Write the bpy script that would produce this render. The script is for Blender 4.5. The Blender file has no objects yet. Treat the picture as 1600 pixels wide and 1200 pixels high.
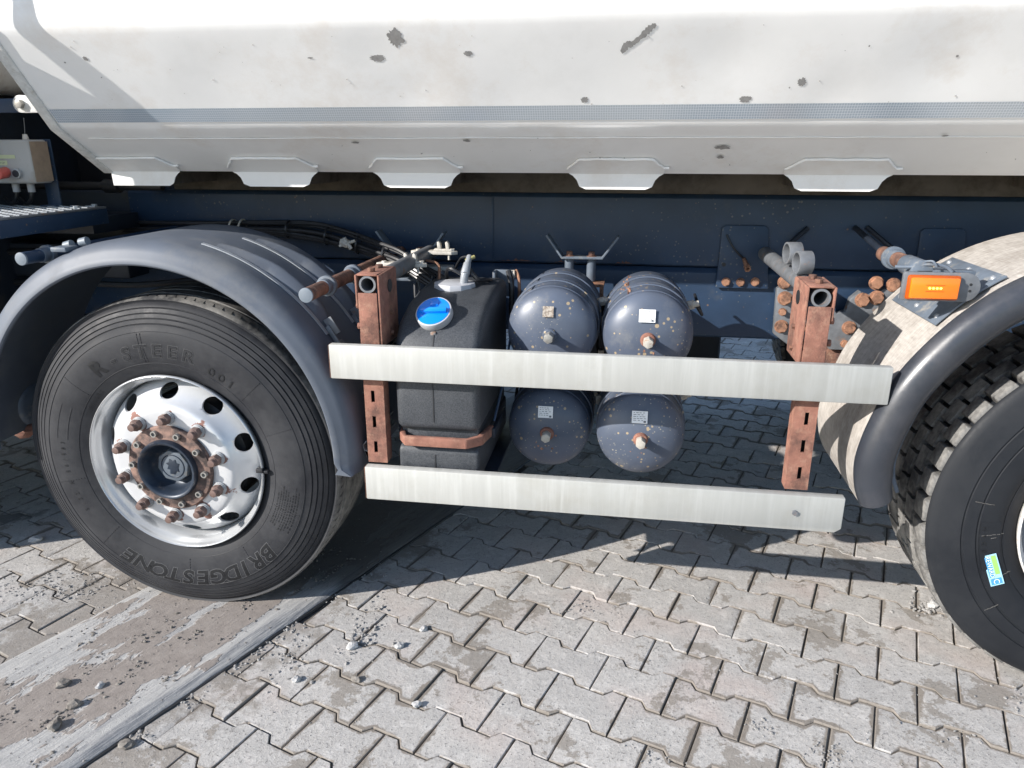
import bpy, bmesh, math, random
from mathutils import Vector, Matrix, noise
R = math.radians
PI = math.pi
random.seed(7)
sc = bpy.context.scene
COL = sc.collection

# ------------------------------------------------------------------ camera
CAM = Vector((1.3988, -1.95177, 1.50759))
pitch, yaw = 0.31268, -0.15389
fwd = Vector((math.sin(yaw) * math.cos(pitch), math.cos(yaw) * math.cos(pitch), -math.sin(pitch)))
right = Vector((math.cos(yaw), -math.sin(yaw), 0))
up = right.cross(fwd)
cd = bpy.data.cameras.new('camera')
cam = bpy.data.objects.new('camera', cd)
COL.objects.link(cam)
m = Matrix((right, up, -fwd)).transposed().to_4x4()
m.translation = CAM
cam.matrix_world = m
cd.sensor_width = 36
cd.lens = 1145.05 / 1600 * 36
cd.clip_start = 0.05
cd.clip_end = 600
sc.camera = cam

# ------------------------------------------------------------------ light
S, K = 1.62, 1.17                       # sunlight runs along (S, K, -1)
sdir = Vector((S, K, -1)).normalized()
sel = math.asin(-sdir.z)
w = bpy.data.worlds.new('World')
sc.world = w
w.use_nodes = True
nt = w.node_tree
bg = nt.nodes['Background']
sky = nt.nodes.new('ShaderNodeTexSky')
sky.sky_type = 'NISHITA'
sky.sun_disc = False
sky.sun_elevation = sel
sky.sun_rotation = math.atan2(-sdir.x, -sdir.y)
sky.air_density = 1.0
sky.dust_density = .4
sky.ozone_density = 2.0
nt.links.new(sky.outputs[0], bg.inputs[0])
bg.inputs[1].default_value = 0.105
sl = bpy.data.lights.new('sun', 'SUN')
sl.energy = 4.0
sl.angle = R(0.5)
sl.color = (1.0, 0.95, 0.885)
so = bpy.data.objects.new('sun', sl)
COL.objects.link(so)
so.rotation_euler = sdir.to_track_quat('-Z', 'Y').to_euler()
so.location = (-6, -5, 6)
sc.view_settings.view_transform = 'Standard'
sc.view_settings.look = 'None'
sc.view_settings.gamma = 1
sc.view_settings.use_curve_mapping = False
sc.view_settings.exposure = 0.98


# ------------------------------------------------------------------ materials
def new_mat(name):
    mt = bpy.data.materials.new(name)
    mt.use_nodes = True
    n = mt.node_tree.nodes
    return mt, n, mt.node_tree.links, n['Principled BSDF']


def noise_node(n, l, co, scale, detail=6, rough=.6, stretch=None, rot=None, loc=None):
    t = n.new('ShaderNodeTexNoise')
    t.inputs['Scale'].default_value = scale
    t.inputs['Detail'].default_value = detail
    t.inputs['Roughness'].default_value = rough
    src = co
    if stretch or rot or loc:
        mp = n.new('ShaderNodeMapping')
        if rot:
            mp2 = n.new('ShaderNodeMapping')
            mp2.inputs['Rotation'].default_value = rot
            l.new(co, mp2.inputs[0])
            src = mp2.outputs[0]
        if stretch:
            mp.inputs['Scale'].default_value = stretch
        if loc:
            mp.inputs['Location'].default_value = loc
        l.new(src, mp.inputs[0])
        src = mp.outputs[0]
    l.new(src, t.inputs['Vector'])
    return t.outputs['Fac']


def ramp(n, l, fac, lo, hi, a=0.0, b=1.0):
    r = n.new('ShaderNodeMapRange')
    r.inputs['From Min'].default_value = lo
    r.inputs['From Max'].default_value = hi
    r.inputs['To Min'].default_value = a
    r.inputs['To Max'].default_value = b
    l.new(fac, r.inputs['Value'])
    return r.outputs[0]


def mixc(n, l, fac, a, b):
    x = n.new('ShaderNodeMix')
    x.data_type = 'RGBA'
    if isinstance(fac, (int, float)):
        x.inputs[0].default_value = fac
    else:
        l.new(fac, x.inputs[0])
    for i, v in ((6, a), (7, b)):
        if isinstance(v, tuple):
            x.inputs[i].default_value = (*v, 1)
        else:
            l.new(v, x.inputs[i])
    return x.outputs[2]


def mathn(n, l, op, a, b=None):
    x = n.new('ShaderNodeMath')
    x.operation = op
    for i, v in enumerate((a, b)):
        if v is None:
            continue
        if isinstance(v, (int, float)):
            x.inputs[i].default_value = v
        else:
            l.new(v, x.inputs[i])
    return x.outputs[0]


def add_bump(n, l, bs, h, strength=.3, dist=.002):
    b = n.new('ShaderNodeBump')
    b.inputs['Strength'].default_value = strength
    b.inputs['Distance'].default_value = dist
    l.new(h, b.inputs['Height'])
    l.new(b.outputs[0], bs.inputs['Normal'])


def simple(name, col, rough=.5, metal=0.0, var=.18, scale=14, dirt=None, dirt_lo=.55, dirt_hi=.7, dirt_scale=9,
           spot=None, spot_scale=30, spot_thr=.16, bump=.12, bump_scale=180, bump_dist=.001, stretch=None, coat=0, dirt_stretch=None,
           spec=.5, dark=None, dark_scale=13, dark_lo=.52, dark_hi=.62, fine_spot=None, fine_scale=140):
    """base colour, large-scale variation, patches of dirt, small round spots, fine bump"""
    mt, n, l, bs = new_mat(name)
    co = n.new('ShaderNodeTexCoord').outputs['Object']
    f = noise_node(n, l, co, scale, 5, .6, stretch)
    lo = tuple(max(0, c * (1 - var)) for c in col)
    hi = tuple(min(1, c * (1 + var)) for c in col)
    c = mixc(n, l, ramp(n, l, f, .3, .7), lo, hi)
    if dark:
        dk = ramp(n, l, noise_node(n, l, co, dark_scale, 8, .7, loc=(9.2, 4.4, 2.1)), dark_lo, dark_hi)
        c = mixc(n, l, dk, c, dark)
    if fine_spot:
        v2 = n.new('ShaderNodeTexVoronoi')
        v2.inputs['Scale'].default_value = fine_scale
        l.new(co, v2.inputs['Vector'])
        m2 = mathn(n, l, 'SUBTRACT', mathn(n, l, 'MULTIPLY', noise_node(n, l, co, 8, 4, .6, loc=(1, 8, 3)), .62), .20)
        c = mixc(n, l, ramp(n, l, mathn(n, l, 'SUBTRACT', m2, v2.outputs['Distance']), -.02, .05), c, fine_spot)
    rgh = None
    if dirt:
        d = ramp(n, l, noise_node(n, l, co, dirt_scale, 9, .72, dirt_stretch, loc=(3.1, 1.7, .4)), dirt_lo, dirt_hi)
        c = mixc(n, l, d, c, dirt)
        rgh = ramp(n, l, d, 0, 1, rough, min(1, rough + .3))
    if spot:
        v = n.new('ShaderNodeTexVoronoi')
        v.inputs['Scale'].default_value = spot_scale
        l.new(co, v.inputs['Vector'])
        th = mathn(n, l, 'MULTIPLY', noise_node(n, l, co, spot_scale * .35, 2, .5, loc=(7, 1, 2)), spot_thr * 2.2)
        th2 = mathn(n, l, 'SUBTRACT', th, spot_thr * .55)
        d2 = mathn(n, l, 'SUBTRACT', th2, v.outputs['Distance'])
        sp = ramp(n, l, d2, 0, .06)
        c = mixc(n, l, sp, c, spot)
    l.new(c, bs.inputs['Base Color'])
    if rgh is not None:
        l.new(rgh, bs.inputs['Roughness'])
    else:
        bs.inputs['Roughness'].default_value = rough
    bs.inputs['Metallic'].default_value = metal
    bs.inputs['Coat Weight'].default_value = coat
    bs.inputs['Specular IOR Level'].default_value = spec
    if bump:
        add_bump(n, l, bs, noise_node(n, l, co, bump_scale, 4, .6, stretch), bump, bump_dist)
    return mt


M = {}
# body paint, slightly chalky white with faint warm blotches
M['white'] = simple('white_paint', (.83, .83, .825), .34, var=.03, scale=5, dirt=(.64, .57, .50), dirt_lo=.52, dirt_hi=.86,
                    dirt_scale=2.2, dark=(.78, .78, .77), dark_scale=7, dark_lo=.5, dark_hi=.8, bump=.05, bump_scale=60, spec=.4)
M['white_under'] = simple('white_paint_dusty', (.66, .63, .58), .5, var=.08, scale=8, dirt=(.36, .28, .2), dirt_lo=.52,
                          dirt_hi=.75, dirt_scale=5, bump=.1, bump_scale=90)
M['runner'] = simple('grimy_beige_paint', (.075, .066, .055), .7, var=.2, scale=8, dirt=(.03, .025, .02), dirt_lo=.45, dirt_hi=.7, dirt_scale=6)
M['capgrey'] = simple('grey_plastic_end_cap', (.16, .19, .225), .5, var=.1, scale=50)
M['edge'] = simple('worn_paint_edge', (.62, .62, .60), .55, var=.15, scale=60, dirt=(.45, .43, .39), dirt_scale=45, bump=.5,
                   bump_scale=260, bump_dist=.0015)
M['chip'] = simple('bare_primer_grey', (.27, .265, .26), .6, var=.2, scale=90)
M['navy'] = simple('navy_chassis_paint', (.019, .042, .086), .5, fine_spot=(.10, .11, .12), fine_scale=48, var=.18, scale=6, dirt=(.07, .08, .095), dirt_lo=.56, dirt_hi=.8,
                   dirt_scale=7, spot=(.20, .13, .08), spot_scale=17, spot_thr=.10, bump=.12, bump_scale=120)
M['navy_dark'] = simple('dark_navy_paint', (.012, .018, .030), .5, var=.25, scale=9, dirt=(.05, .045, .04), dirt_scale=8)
M['tank'] = simple('grey_blue_tank_paint', (.078, .096, .135), .40, fine_spot=(.30, .29, .25), fine_scale=85, var=.14, scale=8, dirt=(.16, .165, .175), dirt_lo=.55, dirt_hi=.8,
                   dirt_scale=10, spot=(.34, .27, .18), spot_scale=46, spot_thr=.30, bump=.08, bump_scale=150)
M['rust'] = simple('rust_scale', (.245, .112, .080), .85, dark=(.11, .055, .042), dark_scale=11, dark_lo=.50, dark_hi=.66, var=.28, scale=22, dirt=(.35, .205, .145), dirt_lo=.5, dirt_hi=.75,
                   dirt_scale=30, bump=.7, bump_scale=260, bump_dist=.002)
M['rust_dark'] = simple('brown_rust', (.17, .085, .058), .85, dark=(.07, .04, .035), dark_scale=24, dark_lo=.48, dark_hi=.62, var=.35, scale=40, dirt=(.30, .20, .14), dirt_scale=35, bump=.7,
                        bump_scale=220, bump_dist=.002)
M['bolt'] = simple('rusty_bolt_head', (.33, .17, .105), .75, dark=(.12, .065, .045), dark_scale=26, dark_lo=.48, dark_hi=.62, var=.22, scale=60, dirt=(.2, .1, .06), dirt_scale=70, bump=.4,
                   bump_scale=300)
M['galv'] = simple('weathered_aluminium', (.385, .388, .37), .55, metal=.1, var=.06, scale=10, dirt=(.46, .465, .45), dirt_lo=.48,
                   dirt_hi=.78, dirt_scale=16, dirt_stretch=(3, 1, .14), dark=(.34, .335, .305), dark_scale=4.5, dark_lo=.50, dark_hi=.75, bump=.1, bump_scale=80, stretch=(2, 1, .3))
M['alu_edge'] = simple('bright_aluminium', (.34, .36, .385), .45, metal=.3, var=.1, scale=30)
M['greymetal'] = simple('dull_grey_metal', (.165, .175, .19), .5, metal=.25, var=.2, scale=30, dirt=(.3, .17, .1), dirt_lo=.58, dirt_hi=.7,
                        dirt_scale=22)
M['bluegrey'] = simple('blue_grey_paint', (.11, .135, .17), .5, var=.2, scale=20, dirt=(.25, .24, .22), dirt_scale=25)
M['pvc'] = simple('grey_plastic_mudguard', (.088, .103, .130), .55, var=.12, scale=7, dirt=(.16, .165, .172), dirt_lo=.5, dirt_hi=.75,
                  dirt_scale=4, bump=.25, bump_scale=300, bump_dist=.0006)
M['blackp'] = simple('black_plastic', (.018, .019, .022), .55, var=.2, scale=20)
M['hose'] = simple('black_hose', (.02, .021, .024), .38, var=.2, scale=20)
M['wtie'] = simple('pale_clip_plastic', (.5, .47, .42), .6, var=.2, scale=60, dirt=(.3, .26, .2), dirt_scale=40)
M['rimpaint'] = simple('silver_rim_paint', (.52, .53, .54), .27, metal=.5, var=.05, scale=12, dirt=(.42, .36, .3), dirt_lo=.62,
                       dirt_hi=.8, dirt_scale=11, bump=.05, bump_scale=90, coat=.15)
M['hub'] = simple('dark_hub_paint', (.022, .032, .050), .4, metal=.2, var=.2, scale=30, dirt=(.12, .10, .09), dirt_lo=.55, dirt_hi=.75,
                  dirt_scale=26)
M['cap'] = simple('grey_hub_cap', (.11, .13, .155), .42, var=.1, scale=30, dirt=(.22, .2, .17), dirt_scale=30)
M['hubring'] = simple('rusty_hub_flange', (.06, .042, .038), .7, var=.35, scale=30, dirt=(.27, .17, .135), dirt_lo=.45, dirt_hi=.65,
                      dirt_scale=24, bump=.4)
M['steel'] = simple('steel_bolt', (.30, .29, .27), .5, metal=.4, var=.2, scale=60)
M['dull'] = simple('pale_worn_bolt', (.44, .41, .36), .6, var=.2, scale=60, dirt=(.3, .16, .09), dirt_scale=50)
M['label'] = simple('white_label', (.78, .79, .80), .5, var=.03, bump=0)
M['print'] = simple('label_print', (.12, .13, .15), .6, var=.05, bump=0)
M['lid'] = simple('pale_grey_plastic', (.42, .43, .46), .45, var=.06, scale=30)
M['antenna'] = simple('white_plastic', (.5, .5, .5), .4, var=.03)
M['redknob'] = simple('red_knob', (.55, .11, .09), .4, var=.08)
M['greybox'] = simple('grey_cabinet_paint', (.36, .37, .38), .5, var=.06, scale=12, dirt=(.3, .28, .25), dirt_scale=8)
M['dustside'] = simple('brown_dusty_cabinet_side', (.27, .215, .17), .8, var=.12, scale=30, dirt=(.33, .27, .2), dirt_scale=20)
M['sticker_y'] = simple('pale_green_sticker', (.5, .56, .36), .5, var=.05)
M['rubber_edge'] = simple('worn_lettering_edge', (.075, .076, .08), .6, var=.1, bump=0)
M['rubber_dark'] = simple('lettering_rubber', (.009, .010, .012), .42, var=.15, scale=60, bump=0)
M['st_blue'] = simple('sticker_blue', (.07, .30, .62), .4, var=.05, bump=0)
M['st_cyan'] = simple('sticker_pale_blue', (.35, .62, .78), .4, var=.03, bump=0)
M['st_green'] = simple('sticker_green', (.30, .62, .14), .4, var=.05, bump=0)
M['scuff'] = simple('grey_rubber_scuff', (.085, .082, .078), .9, var=.5, scale=140)
M['wood'] = simple('dirty_tread_dust', (.30, .28, .25), .9, var=.3, scale=40)


def rubber(name, base, dust, amount):
    mt, n, l, bs = new_mat(name)
    co = n.new('ShaderNodeTexCoord').outputs['Object']
    f = noise_node(n, l, co, 5, 8, .7)
    g = noise_node(n, l, co, 60, 4, .6)
    s = mathn(n, l, 'ADD', f, mathn(n, l, 'MULTIPLY', g, .25))
    c = mixc(n, l, ramp(n, l, s, .52, .82, 0, amount), base, dust)
    l.new(c, bs.inputs['Base Color'])
    l.new(ramp(n, l, s, .5, .8, .5, .8), bs.inputs['Roughness'])
    bs.inputs['Specular IOR Level'].default_value = .28
    add_bump(n, l, bs, noise_node(n, l, co, 240, 3, .6), .15, .0008)
    return mt


M['tyre'] = rubber('tyre_rubber', (.020, .021, .025), (.048, .049, .053), .8)
M['tyre2'] = rubber('dark_tyre_rubber', (.012, .014, .018), (.024, .026, .030), .6)
M['tread'] = rubber('dusty_tread_rubber', (.05, .05, .052), (.34, .325, .30), 1.0)
M['treadblock'] = rubber('pale_dusty_tread_rubber', (.045, .044, .045), (.36, .35, .33), 1.0)


def mat_rimface():
    """silver wheel disc with rust blooms round the nuts"""
    mt, n, l, bs = new_mat('silver_disc_with_rust_round_nuts')
    co = n.new('ShaderNodeTexCoord').outputs['Object']
    sep = n.new('ShaderNodeSeparateXYZ')
    l.new(co, sep.inputs[0])
    x, z = sep.outputs[0], sep.outputs[2]
    r = mathn(n, l, 'SQRT', mathn(n, l, 'ADD', mathn(n, l, 'MULTIPLY', x, x), mathn(n, l, 'MULTIPLY', z, z)))
    th = mathn(n, l, 'ARCTAN2', z, x)
    k = mathn(n, l, 'COSINE', mathn(n, l, 'MULTIPLY', mathn(n, l, 'SUBTRACT', th, R(14)), 10))
    dr = mathn(n, l, 'ABSOLUTE', mathn(n, l, 'SUBTRACT', r, .168))
    near = mathn(n, l, 'SUBTRACT', mathn(n, l, 'MULTIPLY', k, .5), mathn(n, l, 'MULTIPLY', dr, 13))
    nz = noise_node(n, l, co, 34, 6, .75)
    big = noise_node(n, l, co, 5.5, 2, .5, loc=(2, 0, 5))
    s = mathn(n, l, 'ADD', near, mathn(n, l, 'ADD', mathn(n, l, 'MULTIPLY', nz, 1.0), mathn(n, l, 'MULTIPLY', big, 1.6)))
    rust = ramp(n, l, s, 1.40, 1.45)
    c = mixc(n, l, ramp(n, l, noise_node(n, l, co, 9, 5, .6), .35, .7), (.56, .57, .585), (.64, .645, .655))
    c = mixc(n, l, rust, c, (.24, .125, .10))
    l.new(c, bs.inputs['Base Color'])
    l.new(ramp(n, l, rust, 0, 1, .3, .85), bs.inputs['Roughness'])
    l.new(ramp(n, l, rust, 0, 1, .3, 0), bs.inputs['Metallic'])
    add_bump(n, l, bs, noise_node(n, l, co, 120, 3, .6), .12, .001)
    return mt


M['disc'] = mat_rimface()


def mat_tape():
    mt, n, l, bs = new_mat('silver_reflective_tape')
    co = n.new('ShaderNodeTexCoord').outputs['Object']
    mp = n.new('ShaderNodeMapping')
    mp.inputs['Scale'].default_value = (1, 0, 1.1)
    l.new(co, mp.inputs[0])
    v = n.new('ShaderNodeTexVoronoi')
    v.feature = 'DISTANCE_TO_EDGE'
    v.inputs['Scale'].default_value = 150
    v.inputs['Randomness'].default_value = .12
    l.new(mp.outputs[0], v.inputs['Vector'])
    e = ramp(n, l, v.outputs['Distance'], .04, .14)
    big = noise_node(n, l, co, 1.6, 3, .5)
    base = mixc(n, l, ramp(n, l, big, .35, .65), (.30, .37, .45), (.40, .44, .48))
    c = mixc(n, l, e, (.62, .66, .70), base)
    l.new(c, bs.inputs['Base Color'])
    bs.inputs['Roughness'].default_value = .3
    bs.inputs['Metallic'].default_value = .2
    bs.inputs['Coat Weight'].default_value = .4
    return mt


M['tape'] = mat_tape()


def mat_fender():
    """bare dusty metal fender with fine brushed streaks along the curve"""
    mt, n, l, bs = new_mat('dusty_scratched_fender')
    co = n.new('ShaderNodeTexCoord').outputs['Object']
    f = noise_node(n, l, co, 1, 6, .7, stretch=(26, 150, 26))
    g = noise_node(n, l, co, 6, 5, .6)
    h = noise_node(n, l, co, 1, 4, .6, stretch=(170, 24, 24))
    s = mathn(n, l, 'ADD', mathn(n, l, 'MULTIPLY', f, .8), mathn(n, l, 'ADD', mathn(n, l, 'MULTIPLY', g, .4), mathn(n, l, 'MULTIPLY', h, .45)))
    c = mixc(n, l, ramp(n, l, s, .62, 1.02), (.26, .235, .21), (.52, .49, .455))
    mudf = noise_node(n, l, co, 5, 9, .75, loc=(3, 7, 1))
    c = mixc(n, l, ramp(n, l, mudf, .50, .68, 0, .75), c, (.22, .195, .17))
    l.new(c, bs.inputs['Base Color'])
    bs.inputs['Roughness'].default_value = .6
    add_bump(n, l, bs, f, .2, .001)
    return mt


M['fender'] = mat_fender()


def mat_plastic_tank():
    mt, n, l, bs = new_mat('grainy_black_plastic_tank')
    co = n.new('ShaderNodeTexCoord').outputs['Object']
    f = noise_node(n, l, co, 240, 4, .8)
    g = noise_node(n, l, co, 9, 6, .65)
    s = mathn(n, l, 'ADD', mathn(n, l, 'MULTIPLY', f, .9), mathn(n, l, 'MULTIPLY', g, .35))
    c = mixc(n, l, ramp(n, l, s, .50, .74), (.022, .026, .032), (.066, .071, .08))
    l.new(c, bs.inputs['Base Color'])
    bs.inputs['Roughness'].default_value = .55
    add_bump(n, l, bs, f, .3, .0006)
    return mt


M['adblue'] = mat_plastic_tank()


def mat_bluecap():
    mt, n, l, bs = new_mat('translucent_blue_cap')
    bs.inputs['Base Color'].default_value = (.0, .21, .80, 1)
    bs.inputs['Roughness'].default_value = .18
    bs.inputs['Coat Weight'].default_value = .5
    return mt


M['blue'] = mat_bluecap()


def mat_lamp():
    mt, n, l, bs = new_mat('amber_lamp_lens')
    bs.inputs['Base Color'].default_value = (.85, .19, .008, 1)
    bs.inputs['Roughness'].default_value = .22
    bs.inputs['Coat Weight'].default_value = .6
    co = n.new('ShaderNodeTexCoord').outputs['Object']
    add_bump(n, l, bs, noise_node(n, l, co, 1, 1, .5, stretch=(260, 1, 260)), .25, .0006)
    mt2, n2, l2, b2 = new_mat('lit_amber_led')
    b2.inputs['Base Color'].default_value = (1, .5, .05, 1)
    b2.inputs['Emission Color'].default_value = (1, .55, .08, 1)
    b2.inputs['Emission Strength'].default_value = 2.5
    return mt, mt2


M['amber'], M['led'] = mat_lamp()
M['amber_dark'] = simple('amber_bezel', (.42, .075, .004), .3, var=.1)


def mat_paver():
    mt, n, l, bs = new_mat('grey_concrete_paver')
    tc = n.new('ShaderNodeTexCoord')
    co = tc.outputs['Object']
    geo = n.new('ShaderNodeNewGeometry')
    pos = geo.outputs['Position']
    oi = n.new('ShaderNodeObjectInfo')
    big = noise_node(n, l, pos, 1.7, 4, .55)
    mid = noise_node(n, l, pos, 9, 8, .7)
    fine = noise_node(n, l, pos, 330, 3, .75)
    sp = noise_node(n, l, pos, 120, 3, .6)
    c = mixc(n, l, ramp(n, l, oi.outputs['Random'], 0, 1), (.35, .331, .312), (.485, .458, .43))
    c = mixc(n, l, ramp(n, l, mid, .30, .66, 0, .8), (.33, .318, .305), c)
    c = mixc(n, l, ramp(n, l, noise_node(n, l, pos, 22, 5, .65, loc=(3, 3, 0)), .50, .68, 0, .45), c, (.62, .60, .575))
    crk = n.new('ShaderNodeTexVoronoi')
    crk.feature = 'DISTANCE_TO_EDGE'
    crk.inputs['Scale'].default_value = 3.3
    wv = n.new('ShaderNodeVectorMath')
    wv.operation = 'ADD'
    nzv = n.new('ShaderNodeTexNoise')
    nzv.inputs['Scale'].default_value = 9
    nzv.inputs['Detail'].default_value = 6
    sc_ = n.new('ShaderNodeVectorMath')
    sc_.operation = 'SCALE'
    sc_.inputs['Scale'].default_value = .16
    l.new(pos, nzv.inputs['Vector'])
    l.new(nzv.outputs['Color'], sc_.inputs[0])
    l.new(pos, wv.inputs[0])
    l.new(sc_.outputs[0], wv.inputs[1])
    l.new(wv.outputs[0], crk.inputs['Vector'])
    crm = mathn(n, l, 'MULTIPLY', ramp(n, l, crk.outputs['Distance'], .0, .006, 1, 0), ramp(n, l, noise_node(n, l, pos, 2.2, 2, .5, loc=(6, 6, 0)), .56, .60))
    c = mixc(n, l, mathn(n, l, 'MULTIPLY', crm, .6), c, (.16, .15, .14))
    c = mixc(n, l, ramp(n, l, fine, .40, .62, 0, .42), c, (.62, .605, .585))
    c = mixc(n, l, ramp(n, l, sp, .56, .68, 0, .6), c, (.17, .165, .16))
    pink = noise_node(n, l, pos, 3.1, 3, .5, loc=(4, 9, 0))
    c = mixc(n, l, ramp(n, l, pink, .52, .68, 0, .42), c, (.47, .375, .335))
    # damp sand and mud that has crept on to the stones, in ragged patches
    mud = noise_node(n, l, pos, 3.2, 9, .74, loc=(1.3, 5.2, 0))
    mudm = mathn(n, l, 'MULTIPLY', ramp(n, l, mud, .555, .575), .72)
    c = mixc(n, l, mudm, c, (.225, .20, .172))
    # sandy rim near the joints: darkens by distance to the stone's outline, from a vertex attribute
    at = n.new('ShaderNodeAttribute')
    at.attribute_name = 'rim'
    rimn = mathn(n, l, 'ADD', at.outputs['Fac'], mathn(n, l, 'MULTIPLY', mathn(n, l, 'SUBTRACT', mid, .5), 2.6))
    rimn = mathn(n, l, 'ADD', rimn, mathn(n, l, 'MULTIPLY', mathn(n, l, 'SUBTRACT', big, .5), 2.4))
    c = mixc(n, l, ramp(n, l, rimn, .70, .92, 0, .9), c, (.215, .188, .16))
    # oil-dark spots
    # trodden dirt beside and left of the slab
    sepp = n.new('ShaderNodeSeparateXYZ')
    l.new(pos, sepp.inputs[0])
    dd = mathn(n, l, 'SUBTRACT', mathn(n, l, 'MULTIPLY', mathn(n, l, 'ADD', sepp.outputs[1], .66), math.cos(R(67.2))), mathn(n, l, 'MULTIPLY', mathn(n, l, 'SUBTRACT', sepp.outputs[0], .083), math.sin(R(67.2))))
    da = mathn(n, l, 'ABSOLUTE', mathn(n, l, 'SUBTRACT', dd, .38))
    dn = mathn(n, l, 'SUBTRACT', mathn(n, l, 'ADD', mathn(n, l, 'MULTIPLY', mid, 1.1), mathn(n, l, 'MULTIPLY', big, .6)), da)
    c = mixc(n, l, ramp(n, l, dn, .36, .50, 0, .8), c, (.23, .208, .185))
    oil = noise_node(n, l, pos, 2.3, 6, .6, loc=(8.3, 2.2, 0))
    c = mixc(n, l, ramp(n, l, oil, .66, .70, 0, .7), c, (.10, .095, .09))
    l.new(c, bs.inputs['Base Color'])
    bs.inputs['Roughness'].default_value = .9
    bs.inputs['Specular IOR Level'].default_value = .25
    h = mathn(n, l, 'ADD', mathn(n, l, 'MULTIPLY', fine, .28), mathn(n, l, 'MULTIPLY', noise_node(n, l, pos, 60, 5, .7), 1.0))
    h = mathn(n, l, 'SUBTRACT', h, mathn(n, l, 'MULTIPLY', ramp(n, l, sp, .60, .70), .5))
    add_bump(n, l, bs, h, .75, .004)
    return mt


M['paver'] = mat_paver()


def mat_ground(name, a, b, scale=6, bump=.6):
    mt, n, l, bs = new_mat(name)
    pos = n.new('ShaderNodeNewGeometry').outputs['Position']
    f = noise_node(n, l, pos, scale, 9, .7)
    g = noise_node(n, l, pos, 150, 4, .7)
    s = mathn(n, l, 'ADD', mathn(n, l, 'MULTIPLY', f, .7), mathn(n, l, 'MULTIPLY', g, .45))
    l.new(mixc(n, l, ramp(n, l, s, .42, .72), a, b), bs.inputs['Base Color'])
    bs.inputs['Roughness'].default_value = .95
    add_bump(n, l, bs, g, bump, .004)
    return mt


M['sand'] = mat_ground('joint_sand', (.045, .040, .036), (.20, .178, .152), 3)
M['yard'] = mat_ground('distant_paving', (.27, .26, .25), (.36, .35, .335), 2)
M['stone'] = mat_ground('crushed_stone', (.20, .19, .18), (.36, .35, .34), 40)
M['stone_light'] = mat_ground('pale_crushed_stone', (.38, .375, .37), (.52, .51, .50), 60)
M['mudclod'] = mat_ground('dried_mud_clods', (.12, .105, .092), (.26, .24, .215), 50)


def mat_slab():
    mt, n, l, bs = new_mat('smeared_concrete_slab')
    pos = n.new('ShaderNodeNewGeometry').outputs['Position']
    ang = R(-69)
    st = noise_node(n, l, pos, 1, 7, .68, rot=(0, 0, ang), stretch=(2.4, 26, 1))
    st2 = noise_node(n, l, pos, 1, 6, .7, rot=(0, 0, ang), stretch=(9, 120, 1))
    fine = noise_node(n, l, pos, 260, 3, .7)
    c = mixc(n, l, ramp(n, l, st, .34, .62), (.24, .24, .245), (.43, .42, .405))
    c = mixc(n, l, ramp(n, l, st2, .50, .62, 0, .5), c, (.54, .53, .51))
    c = mixc(n, l, ramp(n, l, fine, .35, .6, 0, .4), c, (.40, .39, .375))
    # slate-dark worn band beside the outer edge
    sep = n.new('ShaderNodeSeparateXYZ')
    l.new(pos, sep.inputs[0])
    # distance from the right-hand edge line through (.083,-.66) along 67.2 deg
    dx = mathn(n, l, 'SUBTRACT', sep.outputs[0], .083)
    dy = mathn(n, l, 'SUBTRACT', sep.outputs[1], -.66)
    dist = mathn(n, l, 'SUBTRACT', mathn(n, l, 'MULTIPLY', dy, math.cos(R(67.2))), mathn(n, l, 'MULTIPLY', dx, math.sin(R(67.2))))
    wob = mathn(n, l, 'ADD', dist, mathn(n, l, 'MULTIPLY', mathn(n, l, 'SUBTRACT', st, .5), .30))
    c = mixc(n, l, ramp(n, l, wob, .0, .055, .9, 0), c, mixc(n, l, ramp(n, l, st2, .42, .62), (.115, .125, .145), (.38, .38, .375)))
    # brown mud film, crisp ragged edge
    md = noise_node(n, l, pos, 1, 6, .62, rot=(0, 0, ang), stretch=(1.7, 4.6, 1), loc=(.4, .35, 0))
    band = mathn(n, l, 'SUBTRACT', md, mathn(n, l, 'MULTIPLY', mathn(n, l, 'ABSOLUTE', mathn(n, l, 'SUBTRACT', dist, .31)), .62))
    mud = ramp(n, l, band, .395, .408)
    mud2 = noise_node(n, l, pos, 30, 6, .7)
    mc = mixc(n, l, ramp(n, l, mud2, .3, .7), (.215, .185, .165), (.30, .265, .238))
    c = mixc(n, l, mathn(n, l, 'MULTIPLY', mud, .93), c, mc)
    darker = mathn(n, l, 'ADD', mathn(n, l, 'MULTIPLY', md, .9), mathn(n, l, 'MULTIPLY', mathn(n, l, 'SUBTRACT', sep.outputs[1], .16), 1.5))  # darkens the slab with growing y, ragged by the noise
    c = mixc(n, l, ramp(n, l, darker, .42, .62, 0, .82), c, (.085, .08, .075))
    l.new(c, bs.inputs['Base Color'])
    bs.inputs['Roughness'].default_value = .85
    bs.inputs['Specular IOR Level'].default_value = .3
    h = mathn(n, l, 'ADD', mathn(n, l, 'MULTIPLY', fine, .5), mathn(n, l, 'ADD', mathn(n, l, 'MULTIPLY', st2, 1.0), mathn(n, l, 'MULTIPLY', mud2, .8)))
    h = mathn(n, l, 'ADD', h, mathn(n, l, 'MULTIPLY', mud, .8))
    add_bump(n, l, bs, h, .7, .004)
    return mt


M['slab'] = mat_slab()


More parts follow.
